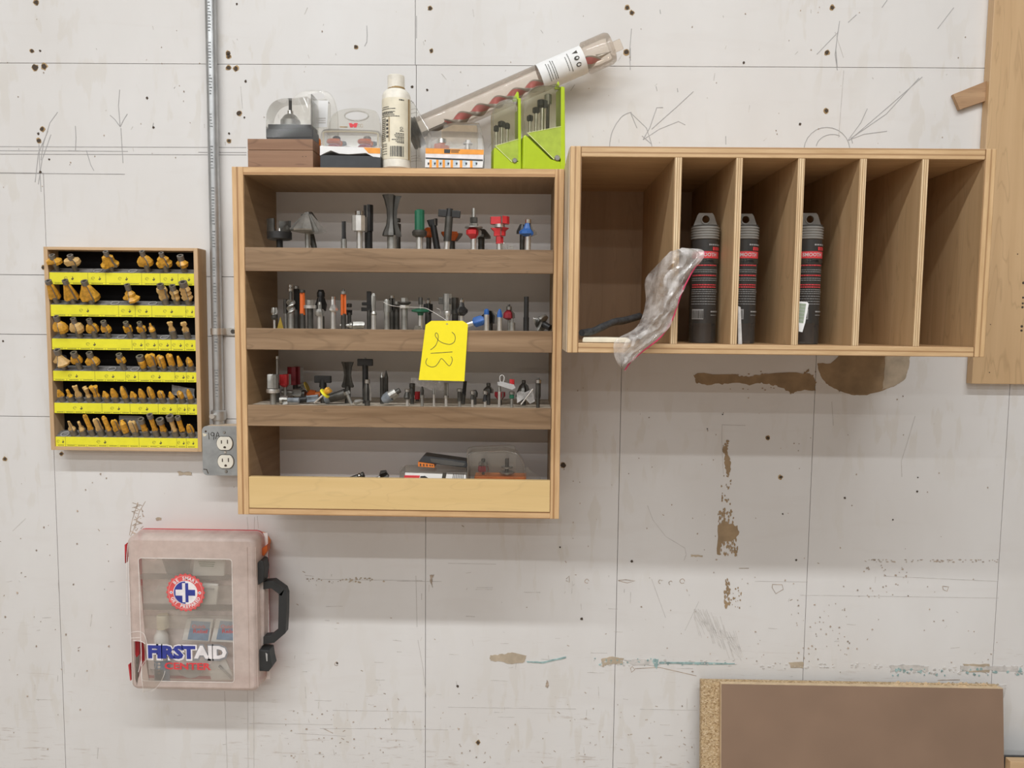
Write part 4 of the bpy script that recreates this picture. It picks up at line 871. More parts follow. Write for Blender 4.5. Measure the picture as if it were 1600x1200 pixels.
cbit(1, 669, ym, [sk(5, 30, 'darksteel'), c('blacksteel', [(8, 26), (8, 40)]), be(4, 40, 46, 'chrome'), ('screw', 'darksteel', 'l', [(2, 46), (1.6, 49)])], 'black bit behind the green disc cutter')
cbit(1, 699, yf, [sk(4.4, 24), ('collar', 'steel', 'l', [(5.5, 22), (6, 26), (5.5, 29)]), c('midsteel', [(7, 30), (7, 56)]), c('darksteel', [(10, 40), (2, 50)], 'b', 'side_blade', (-4, 3, 0))], 'big shiny two-flute bit rising behind the yellow tag', carb=False)
cbit(1, 711, ym, [sk(5, 26, 'darksteel'), c('darksteel', [(7, 24), (7, 50)])], 'dark straight bit right behind the big shiny bit')
cbit(1, 721, yf, [sk(3.6, 24), c('blacksteel', [(5, 22), (11.5, 27), (12, 31), (6, 36), (4.4, 42)]), be(4, 42, 47), ('screw', 'darksteel', 'l', [(2, 47), (1.6, 49)])], 'blue-black cove bit right above the yellow tag')
lying(1, 722, 510, -.165, [('shank', 'steel', 'l', [(4.5, 0), (4.5, 18)]), c('blue', [(5, 18), (9, 21), (9, 32), (5, 36)])], 'blue bit lying with its silver shank toward the tag', 18)
cbit(1, 760, yf, [sk(4.3, 24), c('blue', [(4, 23), (4.6, 26), (4.4, 31), (2, 33)])], 'blue round-nose bit on a bright silver shank')
cbit(1, 765, yk, [sk(5, 12, 'darksteel'), c('blacksteel', [(12, 10), (13, 22), (4, 30)])], 'black winged cutter behind the blue round-nose bit')
cbit(1, 780.5, yf, [sk(4, 20), c('blue', [(4, 19), (4.6, 22), (3.6, 28), (1.2, 33)])], 'blue pointed cone bit on a bright silver shank')
cbit(1, 795, ym, [sk(2, 18, 'midsteel'), c('darkred', [(3, 16), (9.5, 19), (9, 26), (4, 31)]), be(4.4, 31, 37, 'midsteel'), ('screw', 'darksteel', 'l', [(2, 37), (1.6, 40)])], 'red round-over bit behind the blue cone bit', spin=.4)
cbit(1, 800, yf, [sk(4.8, 12, 'midsteel'), ('pilot', 'midsteel', 'l', [(1.8, 12), (1.8, 18)])], 'short grey stub with a thin pilot near the red bit')
cbit(1, 822, yf, [sk(4.4, 20, 'blacksteel'), c('blacksteel', [(4.6, 18), (4.6, 52)])], 'slim blackened straight bit at the right of the middle shelf', carb=False)
lying(1, 852, 508, -.15, [('shank', 'blacksteel', 'l', [(5, -10), (5, 4)]), c('midsteel', [(15, 4), (16, 6), (16, 8)], 'w', 'cutter'), c('darksteel', [(10, 8), (10, 12)], 'l', 'washer'), be(8, 12, 16, 'midsteel'), be(5, 16, 20, 'steel'), ('screw', 'steel', 'l', [(3, 20), (3, 23)])], 'big silver disc cutter lying toward the viewer at the right end', 150, yaw=-30)
# wire between the bits and the tag
tw = thing('tag_wire', 'thin bare wire looped over the bits down to the yellow tag', 'wire', U(640, 480, -.19))
pts = [(599, 472), (607, 476), (618, 478.5), (640, 480), (662, 481), (672, 485), (684, 492), (696, 500), (698, 504)]
mb = MB(); mb.tube([U(a, b, -.188-.000*i) for i, (a, b) in enumerate(curve_pts(pts, 3))], .0006, 5); mb.tube([U(a, b, -.19) for a, b in curve_pts([(682, 482), (687, 484), (688, 490), (684, 493)], 3)], .0005, 5); mb.build('wire', 'steel', tw)
yt = YF-.0045
tgc = U(697, 505, yt)
tg = thing('lot_tag', 'yellow card tag with handwritten 213 hanging from the middle shelf', 'tag', tgc)
oc = PX([(665, 507.4), (673.8, 501.3), (723, 501.3), (731.2, 506.6), (725.5, 595.7), (654.2, 593.7)], yt)
hp = U(698.5, 506.3, yt); hole = [(hp.x+.0022*math.cos(t_*math.pi/5), hp.z+.0012*math.sin(t_*math.pi/5)) for t_ in range(10)]
MB().prism(oc, yt, yt+.0006, holes=[hole]).build('card', 'ytag', tg)
CT = lambda l: [(a/8.575+640, b/8.575+480) for a, b in l]
mb = MB()
for l in ([(565, 332), (600, 365), (612, 410), (600, 460), (560, 492), (515, 497), (450, 480), (395, 450), (360, 410), (343, 375), (352, 345), (372, 352), (385, 390), (375, 450), (350, 510), (310, 550), (280, 570)], [(282, 618), (575, 598)],
          [(237, 683), (217, 735), (235, 775), (290, 800), (345, 790), (385, 745), (425, 688), (470, 725), (525, 783), (555, 760), (572, 710), (565, 675), (552, 662)]):
    mb.ribbon(PX(curve_pts(CT(l), 5), yt), .0011, yt-.0003, .0003)
mb.build('handwritten_213', 'inkg', tg)
# lower shelf
cbit(2, 427, yf, [sk(4.6, 20, 'midsteel'), ('collar', 'steel', 'l', [(10, 21), (10.5, 24), (10, 27)]), c('midsteel', [(9.6, 28), (9.6, 49), (8, 50)])], 'large grey flush-trim bit at the left end of the lower shelf', carb=False)
cbit(2, 434, ym, [sk(3.4, 36, 'darksteel'), c('midsteel', [(2.2, 36), (2, 74)], 'l'), be(3.4, 74, 79)], 'tall thin bit with a chrome tip behind the large grey one')
cbit(2, 462, yk, [sk(4, 36, 'darksteel'), c('darkred', [(12, 34), (12, 62)])], 'larger dark red cutter at the back of the lower shelf', spin=.3)
cbit(2, 446, ym, [sk(2.6, 30, 'midsteel'), c('red', [(4, 30), (9, 34), (9, 50)])], 'small bright red cutter in front of the dark red one', spin=.6)
lying(2, 440, 612, -.12, [('shank', 'midsteel', 'l', [(4, 0), (4, 18)]), c('midsteel', [(6, 18), (7, 22), (7, 32)]), be(6, 33, 38, 'darksteel')], 'grey bit lying in the left pile of the lower shelf, pointing right', -4)
lying(2, 438, 625, -.165, [('collar', 'midsteel', 'l', [(6, 0), (6, 4)]), c('midsteel', [(7, 4), (6, 12)]), ('shank', 'bluegrey', 'l', [(4, 12), (4, 30)])], 'grey ring-ended bit lying lowest in the left pile', 0)
lying(2, 466, 625, -.15, [('shank', 'blacksteel', 'l', [(5, 0), (5.5, 14)]), c('bluegrey', [(6, 14), (6, 32)])], 'blue-black bit lying behind the ring-ended one', 6)
lying(2, 466, 610, -.10, [('shank', 'darksteel', 'l', [(5, 0), (5, 8)]), c('midsteel', [(9, 8), (9, 14)]), ('flange', 'mustard', 'l', [(8, 14), (8, 16)])], 'dark round cutter lying on top of the left pile', 25)
cbit(2, 505, ym, [sk(4.4, 38, 'darksteel'), c('blacksteel', [(13, 37), (4, 48)], 'b'), ('hub', 'blacksteel', 'l', [(6, 30), (5, 42)])], 'black T-shaped forstner bit on the lower shelf')
lying(2, 480, 618, -.11, [c('orange', [(5, 0), (9, 6), (7, 14)]), ('shank', 'orangeplastic', 'l', [(4, 14), (4, 26)])], 'orange cutter lying beneath the T-shaped forstner bit', 8)
lying(2, 491, 629.5, -.178, [('shank', 'steel', 'l', [(1.5, 0), (1.8, 20)]), c('ylabel', [(5, 20), (9, 21), (9, 24)], 'l', 'disc'), c('cutyel', [(4, 24), (7, 28), (7, 33)])], 'bright yellow disc cutter lying on the lower shelf', 42)
lying(2, 508, 625, -.15, [('end_cap', 'bluegrey', 'l', [(6.5, 0), (6.5, 8)]), ('shank', 'darksteel', 'l', [(7, 8), (8, 34)])], 'thick dark cylinder lying right of the yellow disc cutter', 18)
cbit(2, 543.5, ym, [sk(4.6, 32, 'darksteel'), c('darksteel', [(9, 30), (10, 32), (7, 40), (5.5, 50), (7, 62), (10, 70)])], 'dark hourglass-shaped bit on the lower shelf', carb=False)
lying(2, 549, 631, -.175, [('shank', 'midsteel', 'l', [(2.8, 0), (2.8, 16)]), c('midsteel', [(5, 16), (5, 21)])], 'small grey bit propped at a slant below the hourglass bit', 112)
lying(2, 553, 629, -.175, [c('midsteel', [(3, 0), (5, 3), (4, 9), (1, 15)])], 'little grey cone tip lying at the lower shelf edge', 12)
cbit(2, 571, ym, [sk(4.6, 30, 'blacksteel'), ('stem', 'blacksteel', 'l', [(4.6, 30), (4.6, 66)]), c('blacksteel', [(12, 64), (3.5, 75)], 'b'), ('hub', 'midsteel', 'l', [(4, 62), (1.5, 77)])], 'tallest black forstner bit on the lower shelf')
cbit(2, 574, yf, [sk(4.4, 10, 'darksteel'), c('darksteel', [(6, 9), (6, 26), (4, 36)]), be(4.4, 36, 43, 'chrome')], 'brown-grey bearing bit in front of the tallest forstner bit')
cbit(2, 597, ym, [sk(3.2, 46, 'darksteel'), c('midsteel', [(3.2, 46), (.6, 54)], 'l', 'point')], 'shorter of the two pencil-shaped dark bits')
cbit(2, 603.5, yk-.03, [sk(3.2, 46, 'darksteel'), c('darksteel', [(3.2, 46), (.6, 57)], 'l', 'point')], 'taller of the two pencil-shaped dark bits')
lying(2, 598, 626, -.165, [('end', 'bluegrey', 'l', [(5, 0), (8, 5), (9, 14)]), c('midsteel', [(9, 14), (8, 26)]), ('shank', 'darksteel', 'l', [(4, 26), (4, 32)])], 'chunky blue-grey cutter lying right of the pencil-shaped bits', 32)
cbit(2, 636.5, yf, [sk(2.8, 13, 'steel'), c('darksteel', [(6, 12), (6.5, 15), (4, 23)]), be(4.2, 23, 28)], 'small cone round-over bit with a chrome bearing on the lower shelf')
cbit(2, 644, ym, [sk(3, 20, 'darksteel'), c('darksteel', [(5, 18), (5, 30)]), be(4.6, 30, 37, 'darksteel')], 'dark bearing bit behind the small cone round-over bit')
cbit(2, 652, yk, [sk(2.6, 14, 'darksteel'), c('red', [(5, 12), (5.5, 24)])], 'small red cutter behind the row of small bits')
cbit(2, 659.5, yf, [sk(2.4, 14, 'midsteel'), be(3.6, 14, 19, 'midsteel'), c('darksteel', [(3, 19), (3.4, 26), (1.4, 32)])], 'little dark pointed bit left of the tag bottom')
cbit(2, 678, yf, [sk(2, 20, 'steel'), c('midsteel', [(3, 20), (2, 29)])], 'thin silver pin-like bit under the tag')
r = thing('plastic_scrap', 'crumpled clear plastic scrap behind the small bits under the tag', 'plastic scrap', U(672, 600, -.11)); mb = MB()
rs = [[(lambda p: (p.x, -.11+random.uniform(-.004, .004), p.z))(U(642+k*7.5, 590+k*1.2+j*7+random.uniform(-2, 2), -.11)) for k in range(8)] for j in range(3)]
mb.rings(rs, close=False, caps=False).build('film', 'bag', r, 60)
cbit(2, 697, yf, [sk(2.6, 14, 'steel'), be(4, 14, 19), c('midsteel', [(3.6, 19), (3.6, 38)])], 'silver bit directly below the tag')
cbit(2, 718, yf, [sk(2.4, 10, 'midsteel'), c('darksteel', [(4.4, 10), (4.6, 24)]), be(4.6, 24, 29, 'midsteel')], 'dark bearing bit just right of the tag bottom')
cbit(2, 723, ym, [sk(3.4, 20, 'darksteel'), c('blacksteel', [(3.6, 18), (3, 40)])], 'black bit leaning behind the tag corner', lean=6)
cbit(2, 738, yf, [sk(2.2, 12, 'steel'), c('darksteel', [(3.6, 12), (2.6, 20)]), be(3.4, 20, 26)], 'shortest thin bit with a ball bearing on the lower shelf')
cbit(2, 742, ym, [sk(2.4, 16, 'darksteel'), ('head', 'darksteel', 'l', [(4, 16), (4.6, 22), (2, 27)])], 'dark ball-headed bit behind the shortest thin bit')
cbit(2, 758, yf, [sk(2.4, 10, 'steel'), c('blacksteel', [(4.4, 9), (3, 16), (2.6, 20)]), be(3.6, 20, 26)], 'thin bit with a chrome bearing left of the white plastic clip')
cbit(2, 763, ym, [sk(3, 24, 'darksteel'), c('darksteel', [(8, 22), (8, 28), (3, 33)]), be(3.4, 33, 38, 'darksteel')], 'dark flared bit behind the thin chrome-bearing bit')
cbit(2, 780, yf, [sk(2.4, 26, 'steel'), c('midsteel', [(3, 25), (2.2, 34)], 'l', 'tip')], 'plain silver pin with a white clip hung on it')
r = thing('white_clip', 'pale grey plastic clip resting on the small bits near the right', 'clip', U(785, 600, -.176))
MB().prism(PX([(777, 597), (783, 596), (803, 601), (806, 606), (800, 609), (778, 602)], -.176), -.180, -.172).build('clip_body', 'ring', r, bevel=.0006)
mb = MB(); mb.tube([U(a, b, -.176) for a, b in curve_pts([(782, 598), (781, 589), (785, 586), (788, 590), (786, 598)], 4)], .0006, 6); mb.build('clip_loop', 'white', r)
cbit(2, 781, ym, [sk(3, 14, 'darksteel'), c('darkred', [(4, 12), (9, 18), (9, 24)])], 'dark red flared cutter behind the white clip')
cbit(2, 799.5, yf, [sk(2.4, 14, 'midsteel'), be(3.8, 14, 20, 'green'), be(4.4, 20, 25, 'midsteel'), c('red', [(4.4, 30), (4.4, 44)])], 'red-topped bit with green ring right of the white clip', carb=False)
cbit(2, 818, ym, [sk(3.4, 18, 'darksteel'), c('darksteel', [(13, 17), (12, 21), (7, 34), (3, 38)]), be(3, 38, 43, 'darksteel')], 'wide dark cone cutter near the right end of the lower shelf', carb=False)
r = thing('plastic_scrap', 'torn clear plastic piece folded in front of the wide dark cone cutter', 'plastic scrap', U(820, 620, -.172))
MB().prism(PX([(807, 614), (812, 611), (820, 613), (832, 608), (836, 627), (828, 631), (820, 622), (808, 630)], -.168), -.168, -.167).build('film', 'bag', r)
lying(2, 814, 632, -.180, [('shank', 'steel', 'l', [(1.2, 0), (1.2, 31)])], 'thin bright rod lying slanted at the right of the lower shelf', 53, cat='metal rod', name='metal_rod')
cbit(2, 840.5, yf, [sk(2.8, 16, 'darksteel'), c('darksteel', [(3.6, 14), (4.4, 18), (4.2, 38)]), be(4.6, 38, 44), ('screw', 'darksteel', 'l', [(2, 44), (1.5, 47)])], 'brown-grey flush-trim bit at the right end of the lower shelf', carb=False)
# bottom bay: things lying behind the maple lip
gb = 'things lying behind the pale bottom lip'
def bay(u, y): return U(u, 745, y)
r = lying(0, 556, 746, -.165, [('shank', 'darksteel', 'l', [(4.2, -10), (4.2, 4)]), be(5, 5, 9, 'chrome'), be(5, 10, 14, 'darksteel')], 'small dark bit showing above the bottom lip, left one', 20); r['group'] = gb
r = lying(0, 588, 748.5, -.165, [('shank', 'midsteel', 'l', [(3, -4), (3, 8)]), c('darksteel', [(5, 8), (9, 12), (6, 20)])], 'dark winged cutter showing above the bottom lip', 28); r['group'] = gb
def item(name, label, cat, u, v, y): return thing(name, label, cat, U(u, v, y))
zb0 = cz0+.0137
r = thing('blister_pack', 'flat clear blister pack with red and white printed card, bottom bay', 'package', (X(680, 742, -.16), -.16, zb0))
y_ = -.172
MB().box(X(624, 742, y_), X(732, 742, y_), y_, -.10, zb0, Z(680, 737.5, y_)).build('blister', 'cleartop', r, bevel=.003)
MB().prism(PX([(624, 748), (624, 732), (627, 729), (640, 729), (640, 748)], -.13), -.13, -.129).build('blister_flap', 'clear', r)
MB().prism(PX([(633, 738.5), (728, 742), (728, 775), (630, 775)], y_-.001), y_-.0012, y_-.0003).build('printed_card', 'paper', r)
MB().prism(PX([(632, 742.5), (656, 743), (655, 749), (630.5, 749)], y_-.0014), y_-.0016, y_-.0012).build('red_print', 'redprint', r)
MB().prism(PX([(657, 744), (664, 743.5), (672, 749), (656, 749)], y_-.0014), y_-.0016, y_-.0012).build('grey_print', 'darkplastic', r)
mb = MB(); mb.prism(PX([(692, 738.5), (698, 738.7), (696, 749), (690, 749)], y_-.0014), y_-.0016, y_-.0012)
for k in range(7): mb.prism(PX([(708+k*2.6, 740), (709+k*2.6, 740), (708.3+k*2.6, 748), (707.2+k*2.6, 748)], y_-.0014), y_-.0016, y_-.0012)
mb.build('barcode', 'ink', r)
r = thing('small_black_box', 'black and orange slim box lying on the blister pack', 'box', U(690, 725, -.13))
MB().prism(PX([(662, 712), (668, 712.5), (728, 721), (731, 727), (728, 731), (655, 722), (654, 721)], -.15), -.15, -.11).build('box_body', 'darkplastic', r, bevel=.001)
MB().prism(PX([(653, 722), (678, 725.5), (679, 731), (653, 729)], -.152), -.152, -.11).build('orange_end', 'orangeplastic', r, bevel=.0006)
mb = MB()
for a in (656, 661, 666, 671, 674.5): mb.prism(PX([(a, 724.2+(a-655)*.11), (a+2, 724.3+(a-655)*.11), (a+2, 728.5), (a, 728.2)], -.1523), -.1525, -.152)
mb.build('box_print', 'ink', r)
MB().prism(PX([(672, 716), (700, 719), (727, 724), (724, 728), (700, 727), (674, 722)], -.1505), -.1515, -.15).build('clear_lid', 'cleartop', r, bevel=.0004)
r = thing('clamshell_pack', 'clear clamshell with two bits standing at the right of the bottom bay', 'package', (X(775, 745, -.14), -.14, zb0))
y0_, y1_ = -.165, -.115
def low(pts, y, b=zb0): return [(a, max(z, b)) for a, z in PX(pts, y)]
MB().prism(low([(729, 708), (732, 700), (740, 698), (795, 696), (804, 697), (806, 704), (806, 790), (729, 790)], -.118), -.118, -.1168).build('hang_flap', 'clear', r)
for w_, m_ in ((0, 'clear'),):
    out = low([(737, 790), (731, 740), (730, 712), (736, 708), (790, 705), (808, 710), (818, 724), (820, 740), (828, 790)], y0_); a_ = out
    mb = MB(); cxm = sum(p[0] for p in out)/len(out); czm = sum(p[1] for p in out)/len(out)
    mb.rings([[(p[0], y1_, p[1]) for p in out], [(p[0], y0_+.004, p[1]) for p in out], [(cxm+(p[0]-cxm)*.94, y0_, czm+(p[1]-czm)*.94) for p in out]], 0, True, True); mb.build('clamshell', m_, r, 30)
    mb = MB(); mb.tube([(p[0], y0_+.003, p[1]) for p in out], .0009, 5); mb.build('clamshell_rim', 'cleartop', r)
    mb = MB(); mb.tube([(p[0], -.1185, p[1]) for p in low([(729, 745), (729, 708), (732, 700), (740, 698), (795, 696), (804, 697), (806, 704)], -.118)], .0008, 5); mb.build('flap_rim', 'cleartop', r)
MB().box(X(742, 740, -.15), X(822, 740, -.15), -.162, -.12, zb0+.0005, Z(780, 743, -.15)).build('orange_tray', 'orangeplastic', r, bevel=.001)
for (u, top, m_, lab) in ((755, 719, 'midsteel', 'dark bit with a faded red body inside the bottom clamshell'), (792, 716, 'midsteel', 'tiered grey bit inside the bottom clamshell')):
    b0 = Z(u, 742, -.145)+.0004; s = S(-.145)
    els = [sk(2, 14, 'darksteel'), c('darkred' if u < 770 else 'midsteel', [(8, 5), (9, 8), (8, 14)]), c('midsteel', [(5, 14), (8, 16), (7, 20)]), be(3, 21, 26, 'darksteel')] if u < 770 else [sk(3, 6), c('midsteel', [(12, 3), (12, 5)], 'l', 'lower_disc'), ('post', 'darksteel', 'l', [(3, 5), (3, 26)]), c('midsteel', [(9, 11), (9, 13)], 'l', 'upper_disc')]
    bit(lab, u, 742, -.145, els, zbase=b0, group='bits inside clear packs')
r = thing('white_wedge', 'white plastic corner piece at the far right of the bottom bay', 'plastic scrap', (X(835, 740, -.15), -.15, zb0)); MB().prism(low([(820, 733), (824, 729), (828, 735), (845, 745), (848, 790), (822, 790)], -.15), -.15, -.148).build('film', 'clear', r)
# ---------------------------------------------------------------- things standing on top of the oak cabinet
ZT = cz1+.0003
def ztop(pts, y, b=None):   # photo outline at depth y, stood on the cabinet top
    b = ZT if b is None else b
    return [(a, max(z, b)) for a, z in PX(pts, y)]
def dome(mb, out, y0, y1, r=.94, lip=.006, n=3, mi=0):
    """shell: outline at y1 running forward, rounding in to the front y0"""
    cx = sum(p[0] for p in out)/len(out); zb_ = min(p[1] for p in out); ct = (max(p[1] for p in out)+zb_)/2
    rs = [[(a, y1, b) for a, b in out]]
    for k in range(n+1):
        t_ = k/n*math.pi/2; q = 1-(1-r)*(1-math.cos(t_)); yy = y0+lip*(1-math.sin(t_))
        rs.append([(cx+(a-cx)*q, yy, (zb_ if b <= zb_+1e-5 else ct+(b-ct)*q)) for a, b in out])
    mb.rings(rs, mi, True, True); return mb
gt = 'things on top of the oak cabinet'
# two-part walnut block box
y0, y1 = -.186, -.125
r = thing('wooden_box', 'dark walnut two-part wooden box, leftmost on top of the oak cabinet', 'box', (X(437, 262, y0), y0, ZT))
zs_ = Z(437, 234.5, y0); zt2 = Z(437, 217, y0); xa_, xb_ = X(387, 240, y0), X(489, 240, y0)
MB().box(xa_, xb_, y0, y1, ZT, zs_-.0004).build('box_base', 'walblk', r, bevel=.0008)
MB().box(xa_, xb_, y0, y1, zs_+.0002, zt2).build('box_lid', 'walblk', r, bevel=.0008)
mb = MB()
for u in (473, 478): p = U(u, 244.5, y0); mb.lathe([(.0008, y0-.0003), (.0008, y0)], (p.x, 0, p.z), 6, axis='y')
mb.build('nail_holes', 'hole', r)
# clear case with black base on the wooden box
zc = zt2+.0003; y0, y1 = -.183, -.138
r = thing('clear_bit_case', 'clear rounded case with black base sitting on the wooden box', 'case', (X(452, 217, y0), y0, zc))
MB().box(X(416, 209, y0), X(488.5, 209, y0), y0, y1, zc, Z(450, 202, y0)).build('case_base', 'darkplastic', r, bevel=.0008)
zi = Z(450, 194, y0)
MB().box(X(418.5, 199, y0), X(486.5, 199, y0), y0+.001, y1-.001, Z(450, 202, y0), zi).build('bit_holder', 'black', r, bevel=.0006)
pts = [(415.5, 215), (415.5, 184), (418, 172), (424, 162), (433, 156), (445, 153.5), (462, 153.5), (487, 156), (487, 215)]
mb = MB(); dome(mb, [(a, max(z, zc+.001)) for a, z in PX(curve_pts(pts, 3), y0)], y0-.0012, y1+.001, .97, .003); mb.build('clear_cover', 'clear', r, 30)
MB().prism([(a, max(z, zc+.001)) for a, z in PX([(485.8, 147), (487.6, 147), (487.6, 215), (485.8, 215)], y0)], y0-.001, y1).build('cover_edge', 'clear', r)
s = S(-.16)
bit('chrome profile bit with a dark shank pointing up inside the clear case', 454, 194, -.16, [('body', 'midsteel', 'l', [(15, 0), (15, 9), (12, 13), (9, 17), (5, 19)]), ('cutter', 'steel', 'w', [(13, 2), (13, 12), (7, 16)]), ('collar', 'chrome', 'l', [(4.5, 14), (4.5, 24)]), ('shank', 'blacksteel', 'l', [(2.4, 24), (2.4, 39)])], zbase=zi+.0003, group='bits inside clear packs')
# tall clamshell behind
def clam(label, outline, y0, y1, holes, extra=None, mat='clear'):
    c_ = U(outline[0][0], 262, y0); r = thing('clamshell_case', label, 'case', (c_.x, y0, ZT))
    o_ = ztop(outline, y1); h_ = [PX(h, y1) for h in holes]
    MB().prism(o_, y1, y1+.0009, holes=h_).build('back_shell', mat, r)
    mb = MB(); cxm = sum(p[0] for p in o_)/len(o_); czm = sum(p[1] for p in o_)/len(o_); q = .965
    for o2, sg in [(o_, 1)]:
        for j in range(len(o2)):
            a, b = o2[j], o2[(j+1) % len(o2)]
            A = (cxm+(a[0]-cxm)*q, czm+(a[1]-czm)*q); B = (cxm+(b[0]-cxm)*q, czm+(b[1]-czm)*q)
            mb.add([(a[0], y1, a[1]), (b[0], y1, b[1]), (B[0], y1-.003, B[1]), (A[0], y1-.003, A[1])], [(0, 1, 2, 3)])
    mb.build('shell_rim', 'cleartop', r, 30)
    return r
ell = lambda cx, cy, rx, ry, n=18: [(cx+rx*math.cos(2*math.pi*i/n), cy+ry*math.sin(2*math.pi*i/n)) for i in range(n)]
r = clam('tall clear clamshell with a handle hole behind the case with black base', curve_pts([(452, 262), (452, 170), (456, 156), (466, 146), (480, 141.5), (500, 141), (513, 144), (521, 153), (526, 168), (529, 190), (530, 262)], 3), -.135, -.095, [ell(496, 150, 12, 5)])
mb = MB(); mb.prism(ztop([(490, 160), (514, 157), (514, 262), (490, 262)], -.115), -.128, -.1); mb.build('inner_pocket', 'clear', r, bevel=.004)
MB().prism(PX([(492, 157), (513, 157), (511, 199), (494, 199)], -.129), -.1295, -.1290).build('silver_insert', 'paper', r)
MB().prism(ztop([(488, 202), (508, 228), (516, 262), (486, 262)], -.13), -.1302, -.1297).build('orange_card', 'orangeplastic', r)
mb = MB()
for k in range(3): mb.prism(PX([(498+k*.5, 184+k*3.4), (509, 184+k*3.4), (509, 185.6+k*3.4), (498, 185.8+k*3.4)], -.1297), -.1299, -.1296)
mb.build('insert_print', 'greyscuff', r)
# clamshell with handle, black base and two orange bits
y0, y1 = -.188, -.135
r = clam('clear handled clamshell with red logo above a window showing orange bits', curve_pts([(505, 262), (512, 205), (517, 185), (524, 176), (538, 170.5), (558, 169), (575, 170.5), (587, 174), (593, 184), (596, 202), (598, 262)], 3), y0, y1, [ell(557, 181, 18.5, 7.5)], mat='cleartop')
mb = MB(); h_ = PX(ell(557, 181, 18.5, 7.5, 22), y1-.002); mb.tube([(a, y1-.002, b) for a, b in h_+[h_[0]]], .0014, 6); mb.build('handle_hole_rim', 'cleartop', r, 40)
out = ztop(curve_pts([(500, 240), (500, 212), (502, 205), (508, 201), (530, 201), (585, 203), (592, 206), (594.5, 214), (594.5, 240)], 2), y0); zmn = Z(550, 231, y0)
mb = MB(); dome(mb, [(a, max(b, zmn)) for a, b in out], y0, y1, .95, .008); mb.build('window_bulge', 'clear', r, 30)
mb = MB(); q = [(x_, y0+.0025, z_) for x_, z_ in PX(curve_pts([(505, 228), (505, 211), (508, 205.5), (540, 205), (585, 207), (590, 212), (590, 228)], 3), y0)]; mb.tube(q, .0016, 6); mb.build('cream_liner', 'cream', r, 40)
MB().prism(ztop([(500, 242), (595, 244), (595, 262), (500, 262)], y0), y0, y1+.002).build('black_base', 'darkplastic', r, bevel=.001)
MB().prism(PX([(500, 228), (594, 231), (594, 246), (583, 245), (572, 239), (545, 241), (530, 240), (517, 235), (510, 238), (500, 243)], y0-.001), y0-.0012, y1).build('white_band', 'paper', r)
MB().prism(PX([(568, 230.5), (594, 231.3), (594, 240), (576, 239.5)], y0-.0014), y0-.0016, y0-.0011).build('orange_corner', 'orangelabel', r)
mb = MB(); lg = PX([(545, 192.5), (549.5, 192.5), (552, 194.5), (554, 192.3), (559, 192.3), (557, 199), (553.5, 199.5), (552, 197), (550.5, 199.5), (547, 199)], y1-.0012); mb.prism(lg, y1-.0016, y1-.0004); mb.build('red_logo', 'redprint', r)
mb = MB(); mb.prism(PX([(531, 197.5), (543, 197.8), (543, 199.2), (531, 199)], y1-.001), y1-.0014, y1-.0004)
for (a, b) in ((561, 2.2), (565, 2.4)): p = U(a, 196.5, y1-.001); mb.ribbon([(p.x+b*.0011*math.cos(t_), p.z+b*.0013*math.sin(t_)) for t_ in [k*.6 for k in range(11)]], .0005, y1-.0014, .0006)
mb.build('logo_lettering', 'holerim', r)
for u, lab in ((526, 'left orange profile bit'), (574, 'right orange profile bit')):
    bit(lab+' behind the window of the handled clamshell', u, 231, -.165, [('base_disc', 'darkred', 'w', [(16, 0), (17, 3), (12, 8)]), ('cutter', 'orange', 'w', [(13, 9), (16, 12), (14, 16)]), ('collar', 'blacksteel' if u < 540 else 'midsteel', 'l', [(6, 14), (6, 20), (4, 22)])], zbase=zmn-.001, group='bits inside clear packs', spin=.6)
# white bottle
yb_ = -.165; xb0, xb1 = X(597.5, 240, yb_), X(641.5, 240, yb_); R_ = (xb1-xb0)/2; bc = (xb0+xb1)/2; s = S(yb_)
r = thing('plastic_bottle', 'stained white plastic bottle with a cream text label and white cap', 'bottle', (bc, yb_, ZT))
H = lambda v: Z(619, v, yb_)
MB().lathe([(R_*.9, ZT), (R_, ZT+.003), (R_, H(152)), (R_*.93, H(147)), (R_*.72, H(142)), (R_*.55, H(140.5)), (R_*.5, H(138))], (bc, yb_, 0), 32).build('bottle_body', 'bottle', r, 40)
MB().lathe([(R_+.0004, H(252)), (R_+.0004, H(158))], (bc, yb_, 0), 32).build('label', 'cream', r, 60)
MB().lathe([(R_*.60, H(139.5)), (R_*.60, H(120)), (R_*.56, H(119))], (bc-.0005, yb_, 0), 24).build('cap', 'bottle', r, 40)
MB().lathe([(R_*.62, H(140.5)), (R_*.60, H(138))], (bc, yb_, 0), 20).build('glue_ring', 'grime', r, 40)
def wrap(pts, R, cx, y):    # photo points onto a standing cylinder
    out = []
    for u, v in pts:
        x = X(u, v, y); t_ = max(-.985, min(.985, (x-cx)/R)); out.append((cx+R*t_, y-R*math.sqrt(1-t_*t_)-.0001, Z(u, v, y)))
    return out
def cylmark(mb, ua, ub, va, vb, R, cx, y, mi=0):
    n = max(1, int(abs(ub-ua)/4)); rs = []
    for k in range(n+1):
        u = ua+(ub-ua)*k/n; a, b = wrap([(u, va), (u, vb)], R, cx, y); rs.append((a, b))
    for k in range(n): mb.add([rs[k][0], rs[k+1][0], rs[k+1][1], rs[k][1]], [(0, 1, 2, 3)], mi)
mb = MB(); Rl = R_+.0008
def textrow(u0, u1, v, h=1.6):
    u = u0
    while u < u1: w_ = random.uniform(1.2, 3.4); cylmark(mb, u, min(u+w_, u1), v, v+h, Rl, bc, yb_); u += w_+.5
for v, a, b in ((172, 600, 611), (175, 599, 622), (179.5, 599, 621), (184, 600, 620), (186.5, 599, 628)): textrow(a, b, v, 1.1)
textrow(599, 618, 181.3, 1.5)
